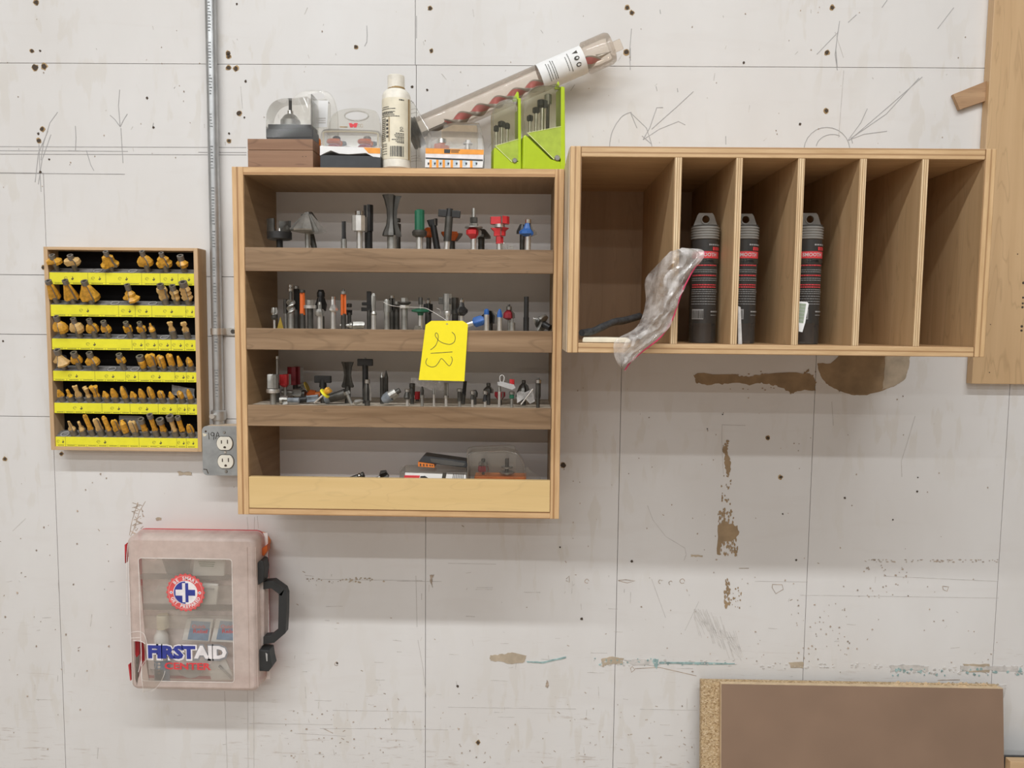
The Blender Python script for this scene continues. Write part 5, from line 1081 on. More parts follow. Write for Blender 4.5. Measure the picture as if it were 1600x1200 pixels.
for v in range(190, 224, 3): textrow(599, 606, v, 1.5)
for v in range(192, 220, 6): textrow(607, 610.5, v, 3.5)
for v, a in ((209, 628), (213, 622), (215.5, 620), (218, 621), (220, 623), (222.5, 616), (225, 622), (227, 624)): textrow(a, 634, v, 1.1)
for v in (229, 232, 236, 240, 244): textrow(600, 608, v, 1.0)
textrow(627, 634, 161, 1.6)
for k in range(13): w_ = random.choice((.5, .9, 1.2)); cylmark(mb, 613.5+k*1.6, 613.5+k*1.6+w_, 233, 249, Rl, bc, yb_)
for a_ in range(3):
    t0_ = math.radians(90+120*a_); t1_ = math.radians(90+120*a_+85)
    p, q = (630.5+2.6*math.cos(t0_), 205.5-2.8*math.sin(t0_)), (630.5+2.6*math.cos(t1_), 205.5-2.8*math.sin(t1_))
    A = wrap([p, q, (q[0]*.6+630.5*.4, q[1]*.6+205.5*.4), (p[0]*.6+630.5*.4, p[1]*.6+205.5*.4)], Rl, bc, yb_); mb.add(A, [(0, 1, 2, 3)])
o = mb.build('label_print', 'darkplastic', r); o['kind'] = 'stuff'
mb = MB()
for u in (612, 610.5): cylmark(mb, u, u+.6, 188, 226, Rl, bc, yb_)
cylmark(mb, 639.5, 641, 158, 252, Rl, bc, yb_)
mb.build('label_stain', 'grime', r)
# auger bit in its tube, leaning from behind the bottle up to the right
ya = -.060
A0, A1 = U(655, 205, ya), U(955, 74, ya); ax_ = (A1-A0).normalized(); nx = Vector((-ax_.z, 0, ax_.x)); L_ = (A1-A0).length
FR = Matrix(((ax_.x, 0, nx.x, 0), (0, 1, 0, 0), (ax_.z, 0, nx.z, 0), (0, 0, 0, 1)))   # local x along the tube, z across
tb = thing('auger_tube', 'long milky plastic tube holding an auger bit, leaning above the cabinet', 'tube', A0)
tb.rotation_euler = FR.to_3x3().to_euler()
Rt = 20.5*S(ya)
def lmb(): m = MB(); m.local = True; return m
lmb().lathe([(Rt*.95, 0), (Rt, .004), (Rt, L_*.86), (Rt*1.16, L_*.87), (Rt*1.16, L_*.985), (Rt*1.05, L_)], seg=28, axis='x').build('tube_body', 'tube', tb, 40)
lmb().box(L_, L_+.022, -.0012, .0012, -.013, .009).build('hang_tab', 'tube', tb, bevel=.001)
lmb().lathe([(Rt*1.08, -.022), (Rt*1.14, -.018), (Rt*1.04, -.015), (Rt*1.14, -.011), (Rt*1.04, -.008), (Rt*1.14, -.004), (Rt*1.04, -.001), (Rt*1.10, .003)], seg=24, axis='x').build('ribbed_end_cap', 'darksteel', tb, 30)
la, lb_ = (U(842, 118, ya)-A0).dot(ax_), (U(910, 90, ya)-A0).dot(ax_)
lmb().lathe([(Rt+.0004, la), (Rt+.0004, lb_)], seg=28, axis='x', caps=False).build('paper_label', 'paper', tb, 60)
mb = lmb()
def tm(xa, xb, a0, a1, rr=Rt+.0009):     # mark on the tube label between angles (0 = facing viewer, + up)
    n = 6; P = []
    for k in range(n+1):
        t_ = math.radians(a0+(a1-a0)*k/n); P += [(xa, -rr*math.cos(t_), rr*math.sin(t_)), (xb, -rr*math.cos(t_), rr*math.sin(t_))]
    mb.add(P, [(2*k, 2*k+1, 2*k+3, 2*k+2) for k in range(n)])
W_ = lb_-la
for fx, a0, a1 in ((.17, -45, 28), (.22, -40, 25), (.28, -45, 32), (.325, -45, 30), (.60, -35, 22), (.665, -42, 32)):
    a = a0
    while a < a1: st_ = random.uniform(4, 9); tm(la+W_*fx, la+W_*(fx+.014), a, a+st_); a += st_+1.6
for k, (a, sh_) in enumerate(((26, 't'), (0, 'c'), (-26, 'g'))):
    rad = Rt+.0009; x0 = la+W_*.83
    poly = [(1, -.9), (-1, 0), (1, .9)] if sh_ == 't' else [(math.cos(q), math.sin(q)) for q in [j*math.pi/6 for j in range(12)]]
    def pp(a_, b_): t_ = math.radians(a)+b_*.0042/rad; return (x0+a_*.0055, -rad*math.cos(t_), rad*math.sin(t_))
    if sh_ == 'g': P = [pp(*q) for q in poly]+[pp(q[0]*.6, q[1]*.6) for q in poly]; mb.add(P, [(j, (j+1) % 12, 12+(j+1) % 12, 12+j) for j in range(11)])
    elif sh_ == 'c': P = [pp(*q) for q in poly]+[pp(q[0]*.45+.2, q[1]*.45) for q in poly]; mb.add(P, [(j, (j+1) % 12, 12+(j+1) % 12, 12+j) for j in range(12)])
    else: mb.add([pp(*q) for q in poly], [(0, 1, 2)])
mb.build('label_symbols', 'ink', tb)
# the auger itself
ar = thing('auger_bit', 'red twisted auger bit lying inside the milky tube', 'auger bit', A0); ar.rotation_euler = tb.rotation_euler
mb = lmb(); rs = []; x_s, x_e = .055, L_*.93; n = 150; off = -Rt*.35; pit = .079
for k in range(n+1):
    x = x_s+(x_e-x_s)*k/n; an = 2*math.pi*(x/pit)+.9
    a, b = .0125, .0045; ring = []
    for j in range(10):
        q = 2*math.pi*j/10; yy, zz = a*math.cos(q), b*math.sin(q); ring.append((x, yy*math.cos(an)-zz*math.sin(an), off+yy*math.sin(an)+zz*math.cos(an)))
    rs.append(ring)
mb.rings(rs); mb.m = [0]*len(mb.m)
for fi in range(n*10):
    j = fi % 10; mb.m[fi] = 0 if j in (1, 2, 6, 7) else 1
mb.build('spiral', ['darkred_mid', 'midsteel'], ar, 50)
lmb().lathe([(.0055, .004), (.0055, .05), (.008, .058)], (0, 0, off), 12, axis='x').build('shank', 'darksteel', ar, 40)
lmb().lathe([(.0065, x_e-.004), (.004, x_e+.006), (.0006, x_e+.026)], (0, 0, off+.002), 10, axis='x').build('screw_point', 'midsteel', ar, 40)
# blister standing behind the bottle
r = thing('grey_blister', 'ribbed clear blister wedge standing just right of the white bottle', 'package', (X(655, 262, -.115), -.115, ZT))
MB().prism(ztop([(640, 262), (640, 155), (645, 158), (652, 170), (660, 185), (672, 205), (672, 262)], -.10), -.100, -.086).build('blister_shell', 'cleartop', r, bevel=.002)
mb = MB()
for k, v in enumerate((170, 176, 243, 247, 251)): mb.tube([(p.x, p.y, p.z) for p in (U(641, v+2, -.102), U(648+k, v, -.103), U(652+k*2, v+1, -.102))], .0007, 5)
mb.build('mould_ribs', 'cleartop', r)
# case with orange label, plain clamshell behind
r = thing('tan_backed_case', 'clear case with a tan lining behind the orange-labelled case', 'case', (X(720, 262, -.12), -.12, ZT))
MB().prism(ztop(curve_pts([(692, 262), (692, 202), (700, 194), (715, 192), (745, 192), (750, 196), (755, 215), (755, 262)], 3), -.12), -.122, -.085).build('clear_shell', 'cleartop', r, bevel=.002)
MB().prism(ztop([(690, 262), (690, 203), (708, 195), (745, 196), (746, 262)], -.118), -.1185, -.09).build('tan_lining', 'tanedge', r)
y0, y1 = -.185, -.135
r = thing('orange_label_case', 'clear bit case with an orange and white striped label on the cabinet top', 'case', (X(710, 262, y0), y0, ZT))
MB().prism(ztop([(665.5, 235), (755, 238), (754, 270), (664.5, 270)], y0), y0+.001, y1).build('case_base', 'darkplastic', r, bevel=.001)
zl = Z(710, 236, y0)
mb = MB(); dome(mb, [(a, max(b, zl)) for a, b in PX(curve_pts([(665, 240), (666, 212), (670, 206), (676, 204), (745, 206), (752, 208), (755, 216), (755.5, 240)], 3), y0)], y0+.0005, y1, .95, .006); mb.build('clear_lid', 'clear', r, 30)
def lab(mb, pts, yy, d=.0004): return mb.prism(ztop(pts, yy), yy-d, yy)
lab(MB(), [(664.5, 246), (755.5, 249), (754, 262), (664, 261.5)], y0+.0005).build('white_label', 'paper', r)
lab(MB(), [(665, 231.5), (756, 234), (755.5, 241.8), (665, 240)], y0-.0002).build('orange_band', 'orangelabel', r)
lab(MB(), [(664.5, 240), (755.5, 241.8), (755.5, 249), (664.5, 246)], y0+.0001).build('white_band', 'pinkwhite', r)
mb = MB(); lab(mb, [(665, 246), (754.5, 249.5), (754.5, 251.5), (690, 249.5), (665, 248)], y0-.0001)
lab(mb, [(694, 233), (704, 233.4), (703, 239.5), (694, 239.2)], y0-.0007, .0003)
for k, (a, b) in enumerate(((705, 719), (705, 717))): 
    u = a
    while u < b: lab(mb, [(u, 233.8+k*2.8), (u+1.4, 233.8+k*2.8), (u+1.4, 235.6+k*2.8), (u, 235.6+k*2.8)], y0-.0007, .0003); u += 2
for u in (667, 677, 686, 698, 711, 726, 742): lab(mb, [(u+1, 254), (u+4, 254), (u+3.5, 257), (u+1.5, 258)], y0-.0003, .0003)
mb.build('label_print', 'darkplastic', r)
mb = MB()
for u in (671, 681.5, 691.5, 704, 718.5, 734.5): lab(mb, [(u, 249.6), (u+3.8, 249.8), (u+3.8, 262), (u, 262)], y0-.00005)
mb.build('orange_stripes', 'orangelabel', r)
mb = MB()
for u in (675.5, 685.5, 695.8, 708.5, 723, 739): lab(mb, [(u, 250.5), (u+5.5, 250.8), (u+5.5, 259), (u, 259)], y0-.00005)
mb.build('pale_blue_cells', 'bluecell', r)
bit('red-bodied bit inside the orange-labelled case', 690, 236, -.162, [('cutter', 'orange', 'w', [(12, 0), (13, 2), (12, 13)]), ('bearing', 'chrome', 'l', [(5, 14), (7, 15), (7, 21), (5, 22)])], zbase=zl+.0003, group='bits inside clear packs', carb=False, spin=.5)
bit('grey tiered bit inside the orange-labelled case', 731, 236, -.162, [('lower_disc', 'midsteel', 'l', [(12, 0), (12, 2)]), ('post', 'steel', 'l', [(4, 2), (4, 14)]), ('upper_disc', 'steel', 'l', [(7, 14), (7, 16)]), ('nut', 'steel', 'x', [(4, 16), (4, 20)])], zbase=zl+.0003, group='bits inside clear packs')
# two lime green hinged cases
def limecase(label, P, y0, depth, bitspec, turn=12):
    o = U(P['base'][0][0], 262, y0); o.z = ZT
    r = thing('lime_case', label, 'case', o, 'lime green hinged bit cases', (0, 0, math.radians(turn)))
    k_ = 1/math.cos(math.radians(turn))
    def L(pts): return [((a-o.x)*k_, max(b-o.z, 0)) for a, b in PX(pts, y0)]
    def lp(pts, ya_, yb_, mat, nm, bv=0, sm=None): m = lmb(); m.prism(L(pts), ya_, yb_); return m.build(nm, mat, r, sm, bevel=bv)
    lp(P['base'], .0, depth, 'lime', 'case_base', .0025)
    lp(P['strip'], -.001, depth+.002, 'lime', 'back_plate', .001)
    lp(P['tab'], depth*.3, depth*.45, 'lime', 'hang_tab', .0005)
    m = lmb(); out = L(curve_pts(P['dome'], 3))
    cx = sum(p[0] for p in out)/len(out); cz_ = sum(p[1] for p in out)/len(out)
    m.rings([[(a, depth, b) for a, b in out], [(a, .003, b) for a, b in out], [(cx+(a-cx)*.95, .0005, cz_+(b-cz_)*.97) for a, b in out]]); m.build('clear_cover', 'smoke', r, 30)
    m = lmb(); q = [(a, .0006, b) for a, b in L(curve_pts(P['dome'][:-1], 3))]; m.tube(q, .0008, 5); m.build('cover_rim', 'cleartop', r)
    lp(P['panel'], -.0006, .001, 'limedark', 'side_panel', .0003)
    m = lmb(); e = L([P['panel'][0], P['panel'][-1]]); m.ribbon(e, .0012, -.0012, .0006); m.ribbon(L(P['panel'][:2]), .001, -.0012, .0006); m.build('panel_edge', 'limepale', r)
    c_ = L([P['rivet']])[0]; m = lmb(); m.lathe([(P['rr']*S(y0)*.75, -.0026), (P['rr']*S(y0), -.001), (P['rr']*S(y0), .001)], (c_[0], 0, c_[1]), 16, axis='y'); m.build('rivet', 'midsteel', r, 35)
    m = lmb(); m.prism(L(P['holder']), depth*.25, depth*.8); m.build('bit_holder', 'limedark', r)
    Mr = Matrix.Translation(o) @ Matrix.Rotation(math.radians(turn), 4, 'Z')
    for (u, v, dd, els, lb2) in bitspec:
        l2 = L([(u, v)])[0]; w_ = Mr @ Vector((l2[0], dd, l2[1]))
        s_ = S(w_.y); b_ = bit(lb2, u, v, w_.y, els, group='bits inside clear packs', carb=False); b_.location = w_
    return r
fb = lambda h, w_, m='midsteel': [('shank', 'steel', 'l', [(2.2, 0), (2.2, h)]), ('cutter', 'blacksteel', 'w', [(w_*.6, h), (w_, h+2), (w_, h+8), (2, h+10)])]
limecase('smaller lime green hinged case with a smoky clear cover, left of the larger', dict(
    base=[(771, 270), (771.5, 231), (774, 229.5), (800, 250), (812, 251), (814, 248), (814.5, 270)], strip=[(809.5, 151), (813.8, 151), (814.5, 270), (809.5, 270)], tab=[(802.5, 152), (809.5, 138), (812, 140), (812.5, 154), (803, 154)],
    dome=[(772, 232), (771, 200), (771, 176), (773, 168), (779, 160), (789, 155), (800, 153.5), (809, 153.5), (809.5, 232)], panel=[(773.5, 228), (809.5, 215.5), (809.5, 250), (800, 252)], rivet=(804, 249.5), rr=4, holder=[(774, 262), (774, 232), (808, 220), (808, 262)]),
    -.186, .030, [(777, 231, .012, fb(26, 4), 'tall dark-tipped bit at the left inside the smaller lime case'), (785, 228, .010, fb(30, 6), 'dark winged bit in the middle inside the smaller lime case'), (794, 224, .012, fb(24, 4.5), 'dark-tipped bit at the right inside the smaller lime case')])
limecase('larger lime green hinged case with a smoky clear cover at the cabinet edge', dict(
    base=[(816.8, 270), (818, 213), (821, 209.5), (862, 247), (878, 250), (879, 262), (876, 270)], strip=[(877, 131), (883, 132), (884, 262), (881, 270), (876.5, 270)], tab=[(869.5, 131), (875, 120), (876.5, 122), (877, 133), (870, 133)],
    dome=[(822, 209), (820, 190), (820, 158), (823, 148), (831, 138), (841, 133), (856, 131.5), (877, 132), (877, 209)], panel=[(824, 207.5), (877, 194.5), (877, 245), (866, 247)], rivet=(871, 244.5), rr=4.6, holder=[(822, 262), (822, 212), (876, 198), (876, 262)]),
    -.186, .036, [(830, 208, .012, fb(20, 5), 'short dark bit at the left inside the larger lime case'), (840, 205, .014, fb(30, 6), 'dark bit at mid-left inside the larger lime case'), (849, 202, .010, [('shank', 'steel', 'l', [(3, 0), (3, 35)]), ('cutter', 'blacksteel', 'w', [(5, 35), (8, 38), (8, 46), (3, 48)])], 'tall bit with a bright thick shank inside the larger lime case'), (859, 200, .016, [('shank', 'darksteel', 'l', [(2.6, 0), (2.6, 40)]), ('cutter', 'midsteel', 'w', [(6, 40), (6, 54), (3, 56)])], 'tall silver-headed bit at the right inside the larger lime case')])
# ---------------------------------------------------------------- cubby contents
def bladetube(label, u, y, wpx, vtop, vbot=537, lean=0, hide=None):
    c_ = U(u, vbot, y); R = wpx/2*S(y); c_.z = QF+.0004
    Hh = Z(u, 362, y)-c_.z; s_ = S(y)
    r = thing('blade_tube', label, 'blade tube', c_, 'clear tubes with black labels in the cubby', (0, math.radians(lean), 0))
    lmb().lathe([(R*.97, 0), (R, .003), (R, Hh+.01)], seg=28).build('tube_body', 'bladeclr', r, 40)
    hc = Z(u, 375, y)-c_.z; ht = Z(u, 355, y)-c_.z
    pr = [(R*1.04, hc)]
    n = 5
    for k in range(n):
        z0_ = hc+(ht-hc)*k/n; dz = (ht-hc)/n; pr += [(R*1.07, z0_+dz*.2), (R*1.07, z0_+dz*.6), (R*1.0, z0_+dz*.85)]
    pr += [(R*.97, ht), (R*.8, ht+.001)]
    lmb().lathe(pr, seg=28).build('threaded_cap', 'tubecap', r, 30)
    tz = Z(u, vtop, y)-c_.z; hr = .0065*R/.023
    tab = [(-R*.93, ht), (-R*.62, tz-.004), (-R*.5, tz), (R*.5, tz), (R*.62, tz-.004), (R*.93, ht)]
    lmb().prism(tab, -.0018, .0018, holes=[[(hr*math.cos(k*math.pi/8), ht+(tz-ht)*.55+hr*math.sin(k*math.pi/8)) for k in range(16)]]).build('hanging_tab', 'tubecap', r, bevel=.0005)
    lmb().rings([[(q*math.cos(k*math.pi/8), yy, ht+(tz-ht)*.55+q*math.sin(k*math.pi/8)) for k in range(16)] for q, yy in ((hr*1.35, -.0018), (hr*1.35, -.0035), (hr, -.0035), (hr, -.0018))], 0, True, False).build('hole_rim', 'tubecap', r, 30)
    zl0, zl1 = Z(u, 505, y)-c_.z, Z(u, 376, y)-c_.z; Rl = R*.985
    lmb().lathe([(Rl, zl0), (Rl, zl1)], seg=28, caps=False).build('black_label', 'black', r, 60)
    # paper inside, and the print on the outer label
    def mk(mb, a0, a1, va, vb, mi=0, rr=R+.0006):
        za, zb2 = Z(u, va, y)-c_.z, Z(u, vb, y)-c_.z; n = max(2, int((a1-a0)/9)); P = []
        for k in range(n+1):
            t_ = math.radians(-90+a0+(a1-a0)*k/n); P += [(rr*math.cos(t_), rr*math.sin(t_), za), (rr*math.cos(t_), rr*math.sin(t_), zb2)]
        mb.add(P, [(2*k, 2*k+1, 2*k+3, 2*k+2) for k in range(n)], mi)
    mb = lmb(); mk(mb, -75, 88, 394.5, 405); mb.build('red_band', 'redprint', r)
    mb = lmb(); mk(mb, -70, 88, 405.5, 412.5); mb.build('grey_band', 'darksteel', r)
    def fr(R2, z_):
        return lambda x, yy, z: Vector((R2*math.sin(x/R2), -R2*math.cos(x/R2), z_+z))
    R2 = R+.0010
    text_mb('SMOOTH', .0085, (0, 0, 0), sx=1.0, bold=.0003, mb=lmb(), frame=fr(R2, Z(u, 399.8, y)-c_.z)).build('band_lettering', 'pinkwhite', r)
    text_mb('-22mm', .0075, (0, 0, 0), sx=1.1, bold=.0002, mb=lmb(), frame=fr(R2, Z(u, 409, y)-c_.z)).build('size_lettering', 'black', r)
    mw = lmb(); mr = lmb()
    def row(mb, a, b, v, h=1.1):
        while a < b: w_ = random.uniform(5, 12); mk(mb, a, min(a+w_, b), v, v+h, 0, R+.0010); a += w_+2
    row(mw, 5, 72, 383, 2.4); 
    for k in range(4): mk(mr, 22+k*12, 31+k*12, 387.5, 393, 0, R+.0010)
    for v in (415, 430.5, 445, 448.5): row(mr, -65, 45, v, 1.8)
    for v in (422.5, 425.5, 435.5, 438.5, 453, 456, 459, 463, 467, 471, 475): row(mw, -68, 50 if v % 2 else 62, v, .9)
    row(mw, 20, 70, 486, 2.2); row(mw, 20, 60, 492, 1); 
    mk(mw, -62, -10, 483.5, 499, 0, R+.0008)
    o = mw.build('white_print', 'ring2', r); o['kind'] = 'stuff'; o = mr.build('red_print', 'redprint', r); o['kind'] = 'stuff'
    mb = lmb()
    a = -59
    while a < -14: w_ = random.choice((1.5, 2.5, 4)); mk(mb, a, a+w_, 485.5, 497.5, 0, R+.0012); a += w_+2
    mb.build('barcode', 'ink', r)
    return r
bladetube('clear blade tube with black label in the second bay, partly behind the bag', 1096.5, -.26, 41, 333)
bladetube('clear blade tube with black label in the third bay', 1158, -.26, 40, 334)
bladetube('clear blade tube with black label and a white tag in the fourth bay', 1257, -.26, 40, 333)
r = thing('paper_tag', 'small white and green striped tag leaning on the tube in the fourth bay', 'tag', (X(1255, 525, -.338), -.338, Z(1255, 517, -.338)))
MB().prism(PX([(1248, 471), (1261.5, 472), (1263.5, 475), (1258, 504), (1253.5, 519), (1248, 518)], -.336), -.3365, -.336).build('card', 'paper', r)
MB().prism(PX([(1248, 474), (1259.5, 474.5), (1255, 505), (1248, 504)], -.3366), -.3368, -.3365).build('green_panel', 'tagreen', r)
mb = MB()
for v in (478, 483, 488, 493.5, 499): mb.prism(PX([(1248, v), (1258.5-(v-478)*.14, v+.8), (1258.4-(v-478)*.14, v+1.8), (1248, v+1)], -.3369), -.3370, -.3368)
mb.build('tag_lines', 'ring', r)
r = thing('white_sleeve', 'thin white edge of a sleeve standing beside the tube in the third bay', 'sleeve', (X(1154, 537, -.338), -.338, QF)); MB().prism([(a, max(b, QF+.0004)) for a, b in PX([(1153, 478), (1157, 480), (1159, 545), (1153, 545)], -.336)], -.337, -.335).build('card', 'greyscuff', r)
# zip bag hanging out of the first bay
bg = thing('zip_bag', 'crumpled clear zip bag with a red seal hanging out of the first bay', 'bag', U(1000, 535, -.36))
Lc = curve_pts([(1047, 393), (1024, 417), (1008, 438), (1009, 470), (1002, 498), (990, 515), (962, 531), (959, 550), (964, 566), (973, 578)], 5)
Rc = curve_pts([(1066, 388), (1100, 393), (1081, 424), (1065, 455), (1057, 478), (1049, 500), (1031, 527), (1003, 549), (985, 565), (975, 579)], 5)
random.seed(11); rs = []; n = len(Lc); m_ = 14
for i in range(n):
    row_ = []
    for j in range(m_+1):
        t_ = j/m_; u = Lc[i][0]*(1-t_)+Rc[i][0]*t_; v = Lc[i][1]*(1-t_)+Rc[i][1]*t_
        fold = math.sin(t_*9+i*.25)*.5+math.sin(t_*17-i*.4+1)*.35+math.sin(i*.7+t_*4)*.25+random.uniform(-.35, .35)
        yy = -.362-.014*math.sin(math.pi*t_)+.006*fold*math.sin(math.pi*min(1, max(.0, t_*1.1)))
        if t_ < .45 and v < 520 and u < 1036: yy += .05*(.45-t_)/.45*min(1, (520-v)/60)*min(1, (1036-u)/12)
        row_.append(tuple(U(u, v, min(yy, -.31))))
    rs.append(row_)
MB().rings(rs, 0, False, False).build('bag_film', 'bag', bg, 60)
rs2 = [[(p[0]+.002*math.sin(i), p[1]-.006-.004*math.sin(j*1.3+i*.6), p[2]+.001*math.cos(j)) for j, p in enumerate(row_[6:])] for i, row_ in enumerate(rs)]
MB().rings(rs2, 0, False, False).build('bag_front_film', 'bag', bg, 50)
zp = [Vector(r_[-1])+Vector((0, -.006, 0)) for r_ in rs]; zp = zp[5:]; mb = MB(); mb.tube(zp, .0012, 6); mb.build('red_zip_seal', 'sealred', bg)
zp = [Vector(r_[-3])+Vector((0, -.009, 0)) for r_ in rs[2:-6]]; mb = MB(); mb.tube(zp, .0007, 5); mb.build('clear_seal_line', 'cleartop', bg)
rd = thing('dark_rod', 'dark wrapped rod lying slanted on the floor of the first bay', 'rod', U(950, 515, -.30))
mb = MB(); P_ = [U(a, b, -.312+.01*k) for k, (a, b) in enumerate(curve_pts([(909, 520), (925, 518), (945, 509), (960, 503), (975, 501), (1000, 494)], 3))]; mb.tube([Vector((p.x, p.y, max(p.z, QF+.0075))) for p in P_], [.006, .0062, .007, .0064, .0066, .0072, .0068, .0064, .0068, .0066, .007, .0072, .007, .0068, .007, .0066], 8); mb.build('rod_body', 'rodgrey', rd, 60)
ps = thing('white_packet', 'white paper packet lying flat under the dark rod', 'packet', U(945, 535, -.31))
mb = MB(); pts = [(X(910, 530, -.335), -.335), (X(985, 535, -.335), -.335), (X(990, 530, -.335), -.29), (X(950, 520, -.3), -.265), (X(912, 520, -.3), -.285)]
mb.rings([[(a, b, QF+.0005) for a, b in pts], [(a, b, QF+.006) for a, b in pts], [((a-pts[0][0])*.9+pts[0][0]+.002, b*.98-.006, QF+.009) for a, b in pts]]); mb.build('packet_body', 'cream', ps, 40, bevel=.001)
# ---------------------------------------------------------------- first aid case on the wall
ys = -.085
fa = thing('first_aid_case', 'translucent wall-hung first aid case with red back and dark handle', 'first aid case', U(300, 1078, -.04))
fx0, fx1, fz0, fz1 = X(200, 960, ys), X(402, 960, ys), Z(300, 1080, ys), Z(300, 839, ys)
MB().prism(rrect(fx0-.004, fx1-.002, fz0+.004, fz1-.016, .014), -.034, -.0008).build('red_back_shell', 'redplastic', fa, 40, bevel=.003)
MB().prism(ztop([(205, 852), (240, 838), (252, 833.5), (262, 831.5), (398, 834), (410, 837), (418, 849), (414, 868), (402, 874), (398, 848)], -.03, -9), -.034, -.004).build('orange_top_shell', 'orangeplastic', fa, bevel=.002)
MB().prism(PX([(408, 858), (417, 851), (418, 860), (412, 869), (405, 866)], -.05), -.05, -.03).build('orange_corner_clip', 'orange', fa, bevel=.001)
MB().prism(rrect(fx0+.001, fx1+.001, fz0+.004, fz1+.0032, .017), -.0372, -.0347, holes=[rrect(fx0+.008, fx1-.006, fz0+.01, fz1-.006, .012)]).build('red_rim', 'redplastic', fa, 40)
# frosted front: rounded wall, rim, window; a broken-out corner at lower left
ring = lambda ins, rad: rrect(fx0+ins, fx1-ins, fz0+ins, fz1-ins, max(rad-ins, .003), 6)
mb = MB(); rs = [[(a, yy, b) for a, b in ring(ins, .016)] for ins, yy in ((-.002, -.033), (-.002, -.038), (.0, -.0385), (.0, -.072), (.0012, -.079), (.0045, -.0835), (.009, -.085))]
mb.rings(rs, 0, True, False); mb.build('frosted_side_wall', 'frost', fa, 50)
wx0, wx1, wz0, wz1 = X(219, 960, ys), X(364, 960, ys), Z(300, 1065, ys), Z(300, 873, ys)
holeP = PX([(209, 1001), (215, 1000.5), (224, 1003), (229, 1010), (231, 1030), (222, 1042), (216, 1060), (214, 1073), (211, 1060), (209.5, 1030)], ys)
win = rrect(wx0, wx1, wz0, wz1, .006, 4)
def inwin(p): return p[0] > wx0 and p[1] > wz0
MB().prism(ring(.009, .016), -.085, -.0838, holes=[holeP, [(max(a, wx0+.014) if b < Z(300, 1000, ys) else a, b) for a, b in win]]).build('frosted_front', 'frost', fa)
MB().prism([(max(a, wx0+.014) if b < Z(300, 1000, ys) else a, b) for a, b in win], -.0852, -.0842).build('clear_window', 'window', fa)
mb = MB(); q = win+[win[0]]; mb.ribbon(q, .0011, -.0858, .0008); mb.build('window_outline', 'frostline', fa)
mb = MB()
for l in ([(200, 991), (208, 987.5), (219, 987), (226, 992), (229, 1003), (231, 1012), (230.5, 1028)], [(205, 997), (219, 996)], [(208, 1001), (220, 1002), (227, 1006)], [(231, 1028), (222, 1040), (221, 1056), (223, 1070), (224, 1082)], [(258, 1048), (255, 1058), (247, 1072), (237, 1080)],
          [(220, 996), (221, 1030), (216, 1050)], [(200, 850), (198, 880), (199, 960)], [(201, 870), (207, 1070)]): mb.ribbon(PX(curve_pts(l, 3), ys), .0009, -.0857, .0008)
mb.build('cracks', 'frostline', fa)
MB().prism(PX([(221, 1034), (232, 1028), (245, 1034), (256, 1046), (254, 1062), (243, 1074), (232, 1080), (224, 1082), (222, 1060)], ys-.002), -.0875, -.0868).build('loose_broken_flap', 'window', fa)
mb = MB()
for x_ in (fx1-.0015, fx1-.020): mb.box(x_, x_+.0012, -.0862, -.083, fz0+.012, fz1-.02)
mb.build('moulded_ribs', 'frost', fa)
MB().prism(PX([(398, 872), (411, 875), (414, 905), (414, 1005), (407, 1012), (406, 1045), (399, 1060)], -.06), -.066, -.035).build('side_flange', 'frost', fa, bevel=.003)
for nm, pts, a, b in (('upper_latch', [(401.5, 880), (408, 874), (413, 876), (415, 888), (413, 908), (402.5, 914)], -.076, -.045), ('lower_latch', [(404, 1013.5), (422, 1014.5), (424, 1028), (426.8, 1040), (421, 1047.5), (406, 1047)], -.076, -.045)):
    MB().prism(PX(pts, -.07), a, b).build(nm, 'handle', fa, bevel=.0016)
MB().prism(PX([(415, 1020), (418, 1022), (418, 1033), (416.5, 1033)], -.0765), -.0772, -.076).build('latch_mark', 'ring', fa)
mb = MB(); q = [U(a, b, -.055) for a, b in [(408, 913.5), (413, 912.5), (428, 911), (443, 922), (444, 926), (443.5, 960), (442.5, 984), (428, 996), (414, 997.5), (408, 998)]]
hw = .0105; rs = []
for i, p in enumerate(q):
    t_ = (q[min(i+1, len(q)-1)]-q[max(i-1, 0)]).normalized(); n_ = Vector((-t_.z, 0, t_.x)).normalized()*.0085
    rs.append([p+n_+Vector((0, -hw, 0)), p+n_+Vector((0, hw, 0)), p-n_+Vector((0, hw, 0)), p-n_+Vector((0, -hw, 0))])
mb.rings(rs); mb.build('carry_handle', 'handle', fa, bevel=.0012)
mb = MB()
for pts in ([(195.5, 851), (199, 848), (197, 870), (196, 880)], [(201, 1038), (203, 1037), (206, 1062), (204, 1063)]): mb.prism(PX(pts, -.04), -.042, -.03)
mb.build('red_hinge_edge', 'redplastic', fa)
MB().box(fx0+.002, fx1+.008, -.036, -.0345, fz0+.006, fz1-.003).build('inner_back', 'innerback', fa)
# trays: fixed shelves inside
for (ua, va, ub, vb, nx_) in ((211, 868, 372, 905, 235), (212, 915, 373, 953, 235), (214, 962, 374, 982, 0), (222, 1046, 366, 1066, 0)):
    yt_ = -.074; o_ = PX([(ua, va), (ub, va), (ub, vb), (ua, vb)], yt_)
    if nx_:
        xm = X(nx_, va, yt_); zt_ = o_[0][1]; rr2 = .017
        top = [(xm-rr2*math.cos(k*math.pi/8), zt_-rr2*.75*math.sin(k*math.pi/8)) for k in range(9)]
        front = [o_[0]]+top+[o_[1], o_[2], o_[3]]
    else: front = o_
    mb = MB(); mb.prism(front, yt_, yt_+.0012); nx_ and mb.box(o_[3][0], o_[2][0], yt_+.0012, -.038, o_[3][1], o_[3][1]+.0014); mb.build('inner_tray', 'tray', fa)
